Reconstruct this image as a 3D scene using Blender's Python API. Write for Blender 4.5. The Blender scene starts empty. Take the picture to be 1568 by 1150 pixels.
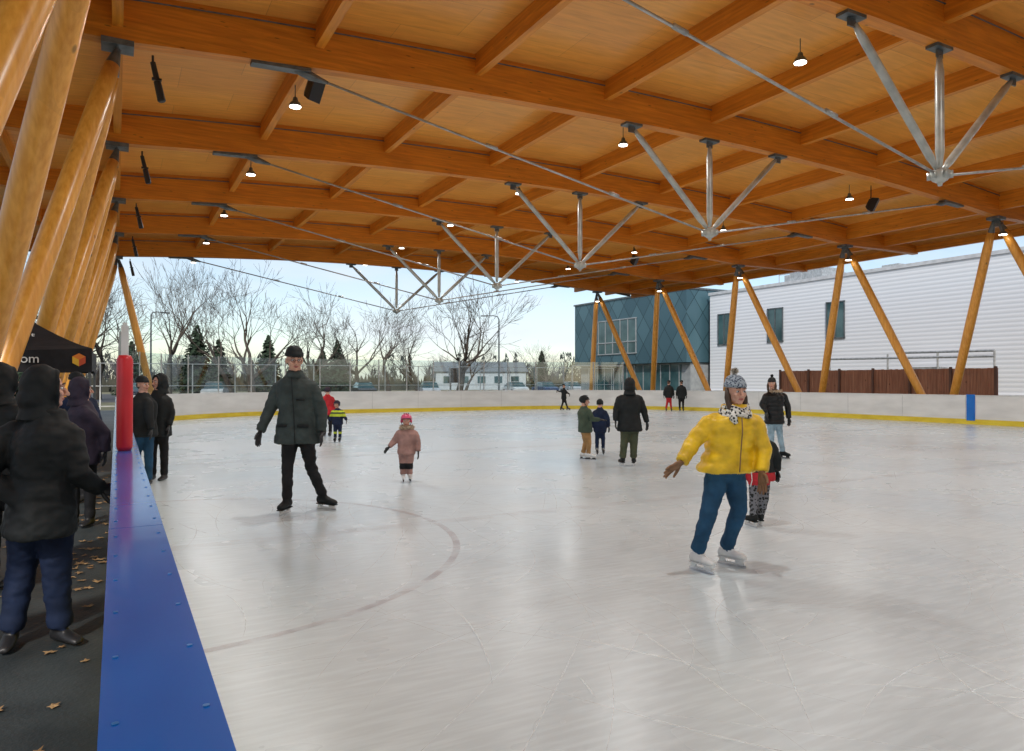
import bpy, math, random
from mathutils import Vector, Matrix, noise
from mathutils.bvhtree import BVHTree
random.seed(7)
sc = bpy.context.scene
COL = sc.collection
rad = math.radians

# ------------------------------------------------------------------ materials
def nmat(name):
    m = bpy.data.materials.new(name); m.use_nodes = True
    nt = m.node_tree; b = nt.nodes["Principled BSDF"]
    return m, nt, b
def N(nt, t, **kw):
    n = nt.nodes.new(t)
    for k, v in kw.items(): setattr(n, k, v)
    return n
def ramp(nt, stops):
    r = nt.nodes.new('ShaderNodeValToRGB'); e = r.color_ramp.elements
    while len(e) < len(stops): e.new(0.5)
    for i, (p, c) in enumerate(stops):
        e[i].position = p; e[i].color = (*c, 1) if len(c) == 3 else c
    return r
def coords(nt, scale=(1, 1, 1), rot=(0, 0, 0)):
    tc = N(nt, 'ShaderNodeTexCoord'); mp = N(nt, 'ShaderNodeMapping')
    mp.inputs['Scale'].default_value = scale; mp.inputs['Rotation'].default_value = rot
    nt.links.new(tc.outputs['Object'], mp.inputs['Vector']); return mp
def noisy(name, c1, c2, scale=(5, 5, 5), rough=.6, bump=.0, bscale=30, metal=0, detail=3, ramp_pos=(.35, .65), spec=.5, coat=0):
    m, nt, b = nmat(name)
    mp = coords(nt, scale)
    n = N(nt, 'ShaderNodeTexNoise'); n.inputs['Scale'].default_value = 1; n.inputs['Detail'].default_value = detail
    nt.links.new(mp.outputs[0], n.inputs['Vector'])
    r = ramp(nt, [(ramp_pos[0], c1), (ramp_pos[1], c2)])
    nt.links.new(n.outputs['Fac'], r.inputs[0]); nt.links.new(r.outputs[0], b.inputs['Base Color'])
    b.inputs['Roughness'].default_value = rough; b.inputs['Metallic'].default_value = metal
    b.inputs['Specular IOR Level'].default_value = spec
    b.inputs['Coat Weight'].default_value = coat
    if bump:
        n2 = N(nt, 'ShaderNodeTexNoise'); n2.inputs['Scale'].default_value = bscale; n2.inputs['Detail'].default_value = 2
        tc = N(nt, 'ShaderNodeTexCoord'); nt.links.new(tc.outputs['Object'], n2.inputs['Vector'])
        bp = N(nt, 'ShaderNodeBump'); bp.inputs['Strength'].default_value = bump; bp.inputs['Distance'].default_value = .02
        nt.links.new(n2.outputs['Fac'], bp.inputs['Height']); nt.links.new(bp.outputs[0], b.inputs['Normal'])
    return m
def flat(name, c, rough=.5, metal=0, spec=.5, emis=None, es=0):
    c2 = tuple(x * .82 for x in c)
    m = noisy(name, c2, c, (3, 3, 3), rough, 0, metal=metal, spec=spec, detail=1)
    if emis:
        b = m.node_tree.nodes["Principled BSDF"]
        b.inputs['Emission Color'].default_value = (*emis, 1); b.inputs['Emission Strength'].default_value = es
    return m
def cloth(name, c, rough=.8, bump=.35, bscale=9, spec=.3):
    return noisy(name, tuple(x * .7 for x in c), tuple(min(1, x * 1.15) for x in c), (7, 7, 7), rough, bump, bscale, spec=spec)

def wood(name, dark, light, along, rough=.45, coat=.0):
    m, nt, b = nmat(name)
    s = [14, 14, 14]; s[along] = .7
    mp = coords(nt, tuple(s))
    n = N(nt, 'ShaderNodeTexNoise'); n.inputs['Scale'].default_value = 1.3; n.inputs['Detail'].default_value = 4
    nt.links.new(mp.outputs[0], n.inputs['Vector'])
    r = ramp(nt, [(.3, dark), (.7, light)]); nt.links.new(n.outputs['Fac'], r.inputs[0])
    s3 = [3, 3, 7]; s3[along] = 1.6
    mp3 = coords(nt, tuple(s3)); v3 = N(nt, 'ShaderNodeTexVoronoi'); v3.inputs['Scale'].default_value = 1
    nt.links.new(mp3.outputs[0], v3.inputs['Vector'])
    hs = N(nt, 'ShaderNodeHueSaturation'); mr = N(nt, 'ShaderNodeMapRange')
    sep = N(nt, 'ShaderNodeSeparateColor'); nt.links.new(v3.outputs['Color'], sep.inputs[0])
    nt.links.new(sep.outputs[0], mr.inputs[0]); mr.inputs[3].default_value = .93; mr.inputs[4].default_value = 1.05
    nt.links.new(mr.outputs[0], hs.inputs['Value']); nt.links.new(r.outputs[0], hs.inputs['Color'])
    rk = ramp(nt, [(.05, (.28, .28, .28)), (.11, (1, 1, 1))]); nt.links.new(v3.outputs['Distance'], rk.inputs[0])
    mx = N(nt, 'ShaderNodeMix', data_type='RGBA', blend_type='MULTIPLY'); mx.inputs[0].default_value = .8
    nt.links.new(hs.outputs[0], mx.inputs[6]); nt.links.new(rk.outputs[0], mx.inputs[7])
    nt.links.new(mx.outputs[2], b.inputs['Base Color'])
    b.inputs['Roughness'].default_value = rough; b.inputs['Coat Weight'].default_value = coat; b.inputs['Coat Roughness'].default_value = .25
    return m

M = {}
M['beam'] = wood('glulam_cross', (.60, .18, .011), (.84, .295, .022), 0)
M['purl'] = wood('glulam_long', (.60, .19, .013), (.83, .31, .026), 1)
M['coln'] = wood('round_timber', (.70, .29, .035), (.88, .43, .08), 2, rough=.35, coat=.3)
M['steel'] = noisy('galvanised_steel', (.38, .39, .39), (.55, .56, .56), (6, 6, 6), .4, metal=.6)
M['strut'] = noisy('painted_steel', (.40, .43, .42), (.56, .58, .56), (4, 4, 4), .38, metal=.35)
M['dsteel'] = noisy('steel_plate', (.11, .13, .14), (.19, .21, .22), (6, 6, 6), .45, metal=.5)
M['black'] = flat('black_metal', (.02, .02, .022), .45)
M['lens'] = flat('lamp_lens', (.9, .9, .85), .3, emis=(1, .93, .8), es=14)
M['white'] = noisy('white_board', (.70, .71, .71), (.82, .83, .83), (.8, .8, 3), .35)
M['yellow'] = noisy('kickplate_yellow', (.70, .52, .03), (.82, .64, .05), (2, 2, 6), .4)
M['blue'] = noisy('blue_cap', (.002, .125, .52), (.004, .175, .66), (2, 1, 2), .14, bump=.03, bscale=4)
M['screw'] = flat('screw_heads', (.02, .24, .66), .3, .2)
M['red'] = flat('red_pad', (.70, .02, .03), .4)
M['wpaint'] = flat('white_paint', (.8, .8, .78), .4)
M['skin'] = noisy('skin', (.58, .30, .21), (.70, .40, .30), (12, 12, 12), .5)
M['lip'] = flat('lips', (.40, .12, .10), .45)
M['eyew'] = flat('eye_white', (.7, .7, .7), .2)
M['eyed'] = flat('eye_dark', (.02, .012, .01), .2)
M['hair'] = noisy('hair_brown', (.03, .018, .01), (.09, .05, .03), (60, 60, 12), .6)
M['blade'] = flat('skate_blade', (.7, .7, .72), .2, .9)

def glass_mat():
    m = bpy.data.materials.new('clear_glass'); m.use_nodes = True; nt = m.node_tree; nt.nodes.clear()
    o = N(nt, 'ShaderNodeOutputMaterial'); t = N(nt, 'ShaderNodeBsdfTransparent'); t.inputs[0].default_value = (.86, .92, .93, 1)
    g = N(nt, 'ShaderNodeBsdfGlossy'); g.inputs['Roughness'].default_value = .03
    mx = N(nt, 'ShaderNodeMixShader'); mx.inputs[0].default_value = .07
    nt.links.new(t.outputs[0], mx.inputs[1]); nt.links.new(g.outputs[0], mx.inputs[2]); nt.links.new(mx.outputs[0], o.inputs[0])
    return m
M['glass'] = glass_mat()

def deck_mat():
    m, nt, b = nmat('plywood_deck')
    mp = coords(nt, (1, 1, 1))
    br = N(nt, 'ShaderNodeTexBrick'); br.inputs['Scale'].default_value = 1
    br.inputs['Brick Width'].default_value = 2.44; br.inputs['Row Height'].default_value = 1.22
    br.inputs['Mortar Size'].default_value = .006; br.inputs['Mortar Smooth'].default_value = .3
    br.inputs['Color1'].default_value = (.94, .44, .09, 1); br.inputs['Color2'].default_value = (.86, .37, .065, 1); br.inputs['Mortar'].default_value = (.6, .24, .05, 1)
    nt.links.new(mp.outputs[0], br.inputs['Vector'])
    mp2 = coords(nt, (1.2, 9, 1)); n = N(nt, 'ShaderNodeTexNoise'); n.inputs['Scale'].default_value = 1.2; n.inputs['Detail'].default_value = 4
    nt.links.new(mp2.outputs[0], n.inputs['Vector'])
    r = ramp(nt, [(.3, (.80, .73, .66)), (.7, (1.05, 1.03, 1.0))]); nt.links.new(n.outputs['Fac'], r.inputs[0])
    mx = N(nt, 'ShaderNodeMix', data_type='RGBA', blend_type='MULTIPLY'); mx.inputs[0].default_value = .8
    nt.links.new(br.outputs['Color'], mx.inputs[6]); nt.links.new(r.outputs[0], mx.inputs[7])
    nt.links.new(mx.outputs[2], b.inputs['Base Color']); b.inputs['Roughness'].default_value = .30
    return m
M['deck'] = deck_mat()

def ice_mat():
    m, nt, b = nmat('ice')
    mp = coords(nt, (1, 1, 1))
    n = N(nt, 'ShaderNodeTexNoise'); n.inputs['Scale'].default_value = .3; n.inputs['Detail'].default_value = 5; n.inputs['Roughness'].default_value = .6
    nt.links.new(mp.outputs[0], n.inputs['Vector'])
    r = ramp(nt, [(.3, (.565, .635, .665)), (.7, (.665, .735, .76))]); nt.links.new(n.outputs['Fac'], r.inputs[0])
    # fine streaky scuffing
    mps = coords(nt, (1.2, 9, 1), (0, 0, .9)); ns = N(nt, 'ShaderNodeTexNoise'); ns.inputs['Scale'].default_value = 2.5; ns.inputs['Detail'].default_value = 5
    nt.links.new(mps.outputs[0], ns.inputs['Vector'])
    rs = ramp(nt, [(.42, (.94, .94, .94)), (.66, (1.07, 1.07, 1.07))]); nt.links.new(ns.outputs['Fac'], rs.inputs[0])
    mx = N(nt, 'ShaderNodeMix', data_type='RGBA', blend_type='MULTIPLY'); mx.inputs[0].default_value = 1
    nt.links.new(r.outputs[0], mx.inputs[6]); nt.links.new(rs.outputs[0], mx.inputs[7])
    nt.links.new(mx.outputs[2], b.inputs['Base Color'])
    mr = N(nt, 'ShaderNodeMapRange'); mr.inputs[1].default_value = .3; mr.inputs[2].default_value = .7; mr.inputs[3].default_value = .20; mr.inputs[4].default_value = .36
    nt.links.new(n.outputs['Fac'], mr.inputs[0]); nt.links.new(mr.outputs[0], b.inputs['Roughness'])
    n4 = N(nt, 'ShaderNodeTexNoise'); n4.inputs['Scale'].default_value = 9; n4.inputs['Detail'].default_value = 4
    nt.links.new(mp.outputs[0], n4.inputs['Vector'])
    bp = N(nt, 'ShaderNodeBump'); bp.inputs['Strength'].default_value = .14; bp.inputs['Distance'].default_value = .012
    nt.links.new(n4.outputs['Fac'], bp.inputs['Height'])
    nt.links.new(bp.outputs[0], b.inputs['Normal'])
    b.inputs['IOR'].default_value = 1.45
    return m
M['ice'] = ice_mat()
def faded(name, c, a, sc_=2.5):
    m, nt, b = nmat(name)
    b.inputs['Base Color'].default_value = (*c, 1); b.inputs['Roughness'].default_value = .35
    mp = coords(nt); n = N(nt, 'ShaderNodeTexNoise'); n.inputs['Scale'].default_value = sc_; n.inputs['Detail'].default_value = 6; n.inputs['Roughness'].default_value = .7
    nt.links.new(mp.outputs[0], n.inputs['Vector'])
    mr = N(nt, 'ShaderNodeMapRange'); mr.inputs[1].default_value = .35; mr.inputs[2].default_value = .7; mr.inputs[3].default_value = 0; mr.inputs[4].default_value = a
    nt.links.new(n.outputs['Fac'], mr.inputs[0]); nt.links.new(mr.outputs[0], b.inputs['Alpha'])
    return m

# ------------------------------------------------------------------ mesh builder
class MB:
    def __init__(s): s.v = []; s.f = []; s.m = []
    def add(s, vs, fs, mi=0):
        o = len(s.v); s.v += [tuple(v) for v in vs]; s.f += [tuple(i + o for i in f) for f in fs]; s.m += [mi] * len(fs)
    def box(s, c, d, mi=0, R=None):
        x, y, z = d[0] / 2, d[1] / 2, d[2] / 2
        vs = [Vector(p) for p in ((-x, -y, -z), (x, -y, -z), (x, y, -z), (-x, y, -z), (-x, -y, z), (x, -y, z), (x, y, z), (-x, y, z))]
        if R is not None: vs = [R @ v for v in vs]
        c = Vector(c)
        s.add([v + c for v in vs], [(0, 3, 2, 1), (4, 5, 6, 7), (0, 1, 5, 4), (1, 2, 6, 5), (2, 3, 7, 6), (3, 0, 4, 7)], mi)
    def bar(s, p, q, w, h, mi=0):
        p = Vector(p); q = Vector(q); d = q - p
        R = d.to_track_quat('X', 'Z').to_matrix(); s.box((p + q) / 2, (d.length, w, h), mi, R)
    def loft(s, rings, mi=0, cap=True):
        n = len(rings[0]); vs = [p for r in rings for p in r]; fs = []
        for i in range(len(rings) - 1):
            for j in range(n):
                k = (j + 1) % n; fs.append((i * n + j, i * n + k, (i + 1) * n + k, (i + 1) * n + j))
        if cap: fs.append(tuple(range(n))[::-1]); fs.append(tuple((len(rings) - 1) * n + j for j in range(n)))
        s.add(vs, fs, mi)
    def tube(s, pts, rr, n=10, mi=0, cap=True, dome=False):
        pts = [Vector(p) for p in pts]
        if not hasattr(rr, '__len__'): rr = [rr] * len(pts)
        rr = list(rr)
        if dome:
            d0 = (pts[0] - pts[1]).normalized(); d1 = (pts[-1] - pts[-2]).normalized()
            a, b = rr[0], rr[-1]
            pts = [pts[0] + d0 * a * .95, pts[0] + d0 * a * .6] + pts + [pts[-1] + d1 * b * .6, pts[-1] + d1 * b * .95]
            rr = [a * .3, a * .8] + rr + [b * .8, b * .3]
        rings = []; u = None
        for i, p in enumerate(pts):
            t = (pts[min(i + 1, len(pts) - 1)] - pts[max(i - 1, 0)]).normalized()
            if u is None: u = t.orthogonal().normalized()
            else: u = (u - t * u.dot(t)).normalized()
            w = t.cross(u)
            rings.append([p + (u * math.cos(a) + w * math.sin(a)) * rr[i] for a in [2 * math.pi * k / n for k in range(n)]])
        s.loft(rings, mi, cap)
    def ell(s, c, r, mi=0, R=None, n=14, m=9):
        c = Vector(c); rings = []
        for i in range(1, m):
            ph = math.pi * i / m
            ring = []
            for j in range(n):
                th = 2 * math.pi * j / n
                v = Vector((r[0] * math.sin(ph) * math.cos(th), r[1] * math.sin(ph) * math.sin(th), -r[2] * math.cos(ph)))
                if R is not None: v = R @ v
                ring.append(c + v)
            rings.append(ring)
        s.loft(rings, mi, True)
    def disc(s, c, r, h, mi=0, n=16, axis='Z'):
        c = Vector(c); a = {'Z': Vector((0, 0, 1)), 'X': Vector((1, 0, 0)), 'Y': Vector((0, 1, 0))}[axis]
        s.tube([c - a * h / 2, c + a * h / 2], r, n, mi)
    def obj(s, name, mats, parent=None, smooth=False, coll=True):
        me = bpy.data.meshes.new(name); me.from_pydata(s.v, [], s.f)
        for m in mats: me.materials.append(m)
        me.polygons.foreach_set('material_index', s.m)
        me.validate()
        if smooth: me.polygons.foreach_set('use_smooth', [True] * len(me.polygons))
        me.update()
        ob = bpy.data.objects.new(name, me)
        if coll: COL.objects.link(ob)
        if parent: ob.parent = parent
        return ob
def empty(name, loc=(0, 0, 0), rz=0):
    e = bpy.data.objects.new(name, None); COL.objects.link(e); e.location = loc; e.rotation_euler = (0, 0, rz); e.empty_display_size = .3
    return e

# ------------------------------------------------------------------ camera
YAW = rad(28.8)
cam = bpy.data.cameras.new('camera'); co = bpy.data.objects.new('camera', cam); COL.objects.link(co)
co.location = (0, 0, 1.6); co.rotation_euler = (rad(90.42), 0, -YAW)
cam.sensor_width = 36; cam.lens = 25.3; cam.clip_start = .05; cam.clip_end = 3000
sc.camera = co

# ------------------------------------------------------------------ world, sun
w = bpy.data.worlds.new("World"); sc.world = w; w.use_nodes = True
nt = w.node_tree; bg = nt.nodes['Background']
sky = N(nt, 'ShaderNodeTexSky'); sky.sky_type = 'NISHITA'; sky.sun_disc = False
SUN_EL = rad(38); sun_from = Vector((-.55, -.83, 0)).normalized()
sky.sun_elevation = SUN_EL; sky.sun_rotation = math.atan2(sun_from.x, sun_from.y); sky.air_density = 1.0; sky.dust_density = .6
tc = N(nt, 'ShaderNodeTexCoord'); mp = N(nt, 'ShaderNodeMapping'); mp.inputs['Scale'].default_value = (1.3, 1.3, 5)
nt.links.new(tc.outputs['Generated'], mp.inputs['Vector'])
cn = N(nt, 'ShaderNodeTexNoise'); cn.inputs['Scale'].default_value = 1.6; cn.inputs['Detail'].default_value = 6; cn.inputs['Roughness'].default_value = .55
nt.links.new(mp.outputs[0], cn.inputs['Vector'])
cr = ramp(nt, [(.40, (0, 0, 0)), (.64, (.92, .92, .92))]); nt.links.new(cn.outputs['Fac'], cr.inputs[0])
mx = N(nt, 'ShaderNodeMix', data_type='RGBA'); nt.links.new(cr.outputs[0], mx.inputs[0])
nt.links.new(sky.outputs[0], mx.inputs[6]); mx.inputs[7].default_value = (6.0, 6.5, 7.1, 1)
nt.links.new(mx.outputs[2], bg.inputs[0]); bg.inputs[1].default_value = .145
sd = bpy.data.lights.new('sun', 'SUN'); sd.energy = 3.0; sd.angle = rad(3); sd.color = (1, .94, .86)
so = bpy.data.objects.new('sun', sd); COL.objects.link(so)
sv = Vector((sun_from.x * math.cos(SUN_EL), sun_from.y * math.cos(SUN_EL), math.sin(SUN_EL)))
so.rotation_euler = sv.to_track_quat('Z', 'Y').to_euler()
sc.view_settings.view_transform = 'Standard'; sc.view_settings.look = 'None'; sc.view_settings.exposure = 0

# ------------------------------------------------------------------ ground
g = MB(); g.add([(-900, -600, -.03), (900, -600, -.03), (900, 1500, -.03), (-900, 1500, -.03)], [(0, 1, 2, 3)])
g.obj('ground', [noisy('dormant_grass', (.10, .10, .05), (.22, .20, .12), (.3, .3, .3), .95, .3, 3)])
g = MB(); g.box((13.8, 6, -.055), (44, 78, .09))
g.obj('asphalt_apron', [noisy('dark_paving', (.022, .030, .033), (.050, .062, .065), (1.5, 1.5, 1.5), .6, .25, 40)])
g = MB(); g.add([(-40, 62, -.02), (90, 62, -.02), (90, 100, -.02), (-40, 100, -.02)], [(0, 1, 2, 3)])
g.obj('parking_lot', [noisy('asphalt', (.05, .05, .052), (.09, .09, .092), (.5, .5, .5), .85, .2, 20)])

# rink outline
CX0, CX1, CY0, CY1, R = .145, 27.5, -19.8, 35.0, 8.5
def outline(off, seg=18):
    pts = []
    x0, x1, y0, y1 = CX0, CX1, CY0, CY1
    for cx, cy, a0 in ((x1 - R, y1 - R, 0), (x0 + R, y1 - R, 90), (x0 + R, y0 + R, 180), (x1 - R, y0 + R, 270)):
        for i in range(seg + 1):
            a = rad(a0 + 90 * i / seg); pts.append((cx + (R + off) * math.cos(a), cy + (R + off) * math.sin(a)))
    return pts
g = MB(); o = outline(.02); g.add([(x, y, .0) for x, y in o], [tuple(range(len(o)))])
g.obj('ice_surface', [M['ice']])

def ringwall(mb, o0, o1, z0, z1, mi):
    a = outline(o0); b = outline(o1); n = len(a)
    vs = [(x, y, z0) for x, y in a] + [(x, y, z1) for x, y in a] + [(x, y, z0) for x, y in b] + [(x, y, z1) for x, y in b]
    fs = []
    for i in range(n):
        j = (i + 1) % n
        fs += [(i, j, n + j, n + i), (2 * n + j, 2 * n + i, 3 * n + i, 3 * n + j), (n + i, n + j, 3 * n + j, 3 * n + i), (2 * n + i, 2 * n + j, j, i)]
    mb.add(vs, fs, mi)
boards = empty('rink_boards')
mb = MB(); ringwall(mb, .012, .10, .19, 1.045, 0); mb.obj('panels', [M['white']], boards)
mb = MB(); ringwall(mb, .0, .108, -.02, .19, 0); mb.obj('kickplate', [M['yellow']], boards)
mb = MB(); ringwall(mb, -.004, .155, 1.047, 1.073, 0); mb.obj('cap_rail', [M['white']], boards)
mb = MB()
secs = [-16, -11, -6.2, -1.6, 2.9, 7.4, 11.9, 16.4, 20.9, 26.0]
for a, b in zip(secs[:-1], secs[1:]):
    mb.box((.064, (a + b) / 2, 1.062), (.172, b - a - .006, .034), 0)
mb.obj('blue_cap', [M['blue']], boards)
mb = MB()
y = .35
while y < 12:
    for x in (.0, .128): mb.disc((x, y, 1.0795), .0055, .003, 0, 10)
    y += .3
mb.obj('cap_screws', [M['screw']], boards)
mb = MB()
for y0 in (-0.15 + 15.2, -.15):
    mb.box((CX1 - .003 + .0, y0, .62), (.02, .30, .96), 0)
    mb.box((CX0 + .006, y0, .62), (.02, .30, .85), 0)
mb.obj('blue_line_marks', [M['blue']], boards)
mb = MB()
for k in range(-7, 12):
    y = k * 2.44 + .6
    if y < CY1 - R: mb.box((CX1 + .011, y, .62), (.006, .012, .84), 0)
for k in range(3, 8): mb.box((k * 2.44 + 1.5, CY1 + .011, .62), (.012, .006, .84), 0)
mb.obj('panel_joints', [M['steel']], boards)
mb = MB()
for k in range(-8, 15):
    mb.box((0, k * 1.5, .5), (.05, .06, 1.0), 0)
mb.obj('board_posts', [M['steel']], boards)

# painted ice lines
lines = empty('ice_markings')
def strip(mb, x0, x1, y0, y1, z): mb.add([(x0, y0, z), (x1, y0, z), (x1, y1, z), (x0, y1, z)], [(0, 1, 2, 3)])
def arc(mb, cx, cy, r0, r1, a0, a1, z, n=64):
    vs = []; fs = []
    for i in range(n + 1):
        a = rad(a0 + (a1 - a0) * i / n); vs += [(cx + r0 * math.cos(a), cy + r0 * math.sin(a), z), (cx + r1 * math.cos(a), cy + r1 * math.sin(a), z)]
    for i in range(n): fs.append((2 * i, 2 * i + 1, 2 * i + 3, 2 * i + 2))
    mb.add(vs, fs)
mb = MB(); arc(mb, .15, 7.6, 2.97, 3.04, -88, 88, .004); mb.obj('referee_crease', [faded('faded_red', (.40, .24, .25), .34)], lines)
mb = MB(); strip(mb, .2, 27.4, 7.43, 7.64, .008); mb.obj('centre_line', [faded('faded_red2', (.42, .34, .35), .18)], lines)
mb = MB(); arc(mb, 13.8, 7.55, 4.47, 4.54, 0, 360, .004); mb.obj('centre_circle', [faded('faded_blue', (.25, .3, .42), .16)], lines)
mb = MB(); strip(mb, .2, 27.4, 14.9, 15.2, .004); mb.obj('blue_line', [faded('faded_blue2', (.28, .36, .48), .18)], lines)
# skate cuts: thin curved grooves with shaved-ice edges, one mesh
mb = MB(); rnd = random.Random(12)
for i in range(1500):
    x = rnd.uniform(.6, 16) if i < 1100 else rnd.uniform(.6, 26.5); y = rnd.uniform(1.5, 14) if i < 1100 else rnd.uniform(2, 32)
    a = rnd.uniform(0, 6.28); L = rnd.uniform(.2, 2.6) ** 1.0; cv = rnd.gauss(0, .45); n = 7; wd = rnd.uniform(.0012, .0038); vs = []
    for k in range(n + 1):
        ww = wd * math.sin(math.pi * (k + .15) / (n + .3)); nx, ny = -math.sin(a), math.cos(a)
        vs += [(x + nx * ww, y + ny * ww, .012), (x - nx * ww, y - ny * ww, .012)]
        x += math.cos(a) * L / n; y += math.sin(a) * L / n; a += cv * L / n
    if min(v[0] for v in vs) < .3 or max(v[0] for v in vs) > 27.2 or max(v[1] for v in vs) > 34: continue
    mb.add(vs, [(2 * k, 2 * k + 1, 2 * k + 3, 2 * k + 2) for k in range(n)])
mb.obj('skate_cuts', [faded('shaved_ice', (.90, .93, .95), .75, 5)], lines)

# end glass
gl = empty('glass_shield')
mbg = MB(); mbp = MB()
def path_glass(pts):
    for a, b in zip(pts[:-1], pts[1:]):
        L = math.dist(a, b); k = max(1, round(L / 1.4))
        for i in range(k):
            p = (a[0] + (b[0] - a[0]) * i / k, a[1] + (b[1] - a[1]) * i / k); q = (a[0] + (b[0] - a[0]) * (i + 1) / k, a[1] + (b[1] - a[1]) * (i + 1) / k)
            mbg.bar((*p, 1.88), (*q, 1.88), .012, 1.55)
            mbp.box((*p, 1.87), (.045, .045, 1.6))
ol = outline(.05, 8)
pth = ol[4:9] + ol[9:18]
path_glass(pth)
path_glass([(.07, 26.4), (.07, 16.5)])
mbg.obj('glass', [M['glass']], gl); mbp.obj('posts', [M['steel']], gl)

# red padded post
rp = empty('padded_gate_post', (.055, 6.1, 1.08))
mb = MB(); mb.tube([(0, 0, 0), (0, 0, .03), (0, 0, .68), (0, 0, .71)], [.045, .055, .055, .04], 16); mb.obj('red_pad', [M['red']], rp, True)
mb = MB(); mb.box((0, 0, .80), (.05, .05, .26)); mb.box((0, .0, .93), (.03, .03, .05)); mb.obj('white_post', [M['wpaint']], rp)

# ------------------------------------------------------------------ pavilion
pav = empty('timber_pavilion')
YS = [14.2 + 6.1 * k for k in range(-6, 5)]
XE0, XE1 = -5.0, 32.6
def ztop(x): return 7.45 + .55 * (1 - ((x - 13.8) / 13.8) ** 2) + .85
def dep(x):
    if x < 0: return .85 + .5 * (x / 5.0)
    if x > 27.6: return .85 - .5 * ((x - 27.6) / 5.0)
    return .85
def zbot(x): return ztop(x) - dep(x)
xs = [XE0 + (XE1 - XE0) * i / 40 for i in range(41)] + [0, 27.6]; xs = sorted(set(xs))
mb = MB()
for y in YS:
    mb.loft([[(x, y - .14, ztop(x) + .006), (x, y + .14, ztop(x) + .006), (x, y + .14, zbot(x)), (x, y - .14, zbot(x))] for x in xs])
mb.obj('cross_beams', [M['beam']], pav)
PX = [-4.9] + [3.45 * k for k in range(9)] + [32.5]
PX.insert(10, 30.2); PX.insert(1, -2.6)
mb = MB()
Y0, Y1 = YS[0] - 2.6, YS[-1] + 2.6
for x in PX:
    d = .62 if x == 0 or abs(x - 27.6) < .01 else .46
    if x < -3 or x > 31: d = .3
    wd = .17
    yy = [Y0] + YS + [Y1]
    for a, b in zip(yy[:-1], yy[1:]):
        a2 = a + (.141 if a in YS else 0); b2 = b - (.141 if b in YS else 0)
        zt = ztop(x) + .005 + random.uniform(0, .003)
        mb.box((x, (a2 + b2) / 2, zt - d / 2), (wd, b2 - a2, d))
mb.obj('purlins', [M['purl']], pav)
mb = MB()
mb.loft([[(x, Y0 - .3, ztop(x)), (x, Y1 + .3, ztop(x)), (x, Y1 + .3, ztop(x) + .18), (x, Y0 - .3, ztop(x) + .18)] for x in [XE0 - .3] + xs + [XE1 + .3]])
mb.obj('roof_deck', [M['deck']], pav)
mb = MB()
for x in (XE0 - .33, XE1 + .33): mb.box((x, (Y0 + Y1) / 2, ztop(x) + .05), (.05, Y1 - Y0 + .7, .36))
for y in (Y0 - .33, Y1 + .33):
    mb.loft([[(x, y - .02, ztop(x) + .22), (x, y + .02, ztop(x) + .22), (x, y + .02, ztop(x) - .14), (x, y - .02, ztop(x) - .14)] for x in xs])
mb.obj('roof_fascia', [M['dsteel']], pav)
mb = MB()
for y in YS:
    pts = [(x, y - .17, ztop(x) - .12) for x in xs if 0 <= x <= 27.6]; mb.tube(pts, .014, 6)
mb.obj('electrical_conduit', [M['dsteel']], pav)
# beam screws / bolt heads near nodes
mb = MB()
for y in YS:
    for px in PX:
        if 0 <= px <= 27.7:
            for dx in (-.05, .05):
                for dz in (.12, .22, .32): mb.disc((px + dx, y - .142, ztop(px) - dz - .1), .012, .006, 0, 6, 'Y')
mb.obj('bolt_heads', [M['dsteel']], pav)
mbc = MB(); mbs = MB()
def col(p, q):
    p = Vector(p); q = Vector(q); d = (q - p).normalized()
    pts = [p + d * .35, p + (q - p) * .12, p + (q - p) * .5, p + (q - p) * .88, q - d * .38]
    mbc.tube(pts, [.13, .155, .17, .155, .12], 20)
    mbs.tube([p, p + d * .36], [.09, .12], 12); mbs.tube([q - d * .4, q], [.12, .05], 12)
for side, xt, xb in ((0, 0, -1.8), (1, 27.6, 29.4)):
    for i, y in enumerate(YS):
        zt = zbot(xt) - .08
        mbs.box((xt, y, zt + .04), (.5, .42, .10)); mbs.box((xt, y, zt - .1), (.03, .3, .3))
        for s_ in (-1, 1):
            if i == len(YS) - 1 and s_ == 1: continue
            if i == 0 and s_ == -1: continue
            yb = y + s_ * (3.05 - .28)
            col((xb, yb, 0), (xt + (.0), y + s_ * .09, zt - .06))
        if i < len(YS) - 1:
            mbs.box((xb, y + 3.05, .02), (.5, 1.1, .04))
yl = YS[-1]
col((1.7, yl, 0), (.08, yl, zbot(0) - .14)); col((27.5, yl + .6, 0), (27.6, yl + .08, zbot(0) - .14))
mbc.obj('columns', [M['coln']], pav, True); mbs.obj('column_shoes', [M['dsteel']], pav)
mbt = MB(); mbr = MB(); mbn = MB()
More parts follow.
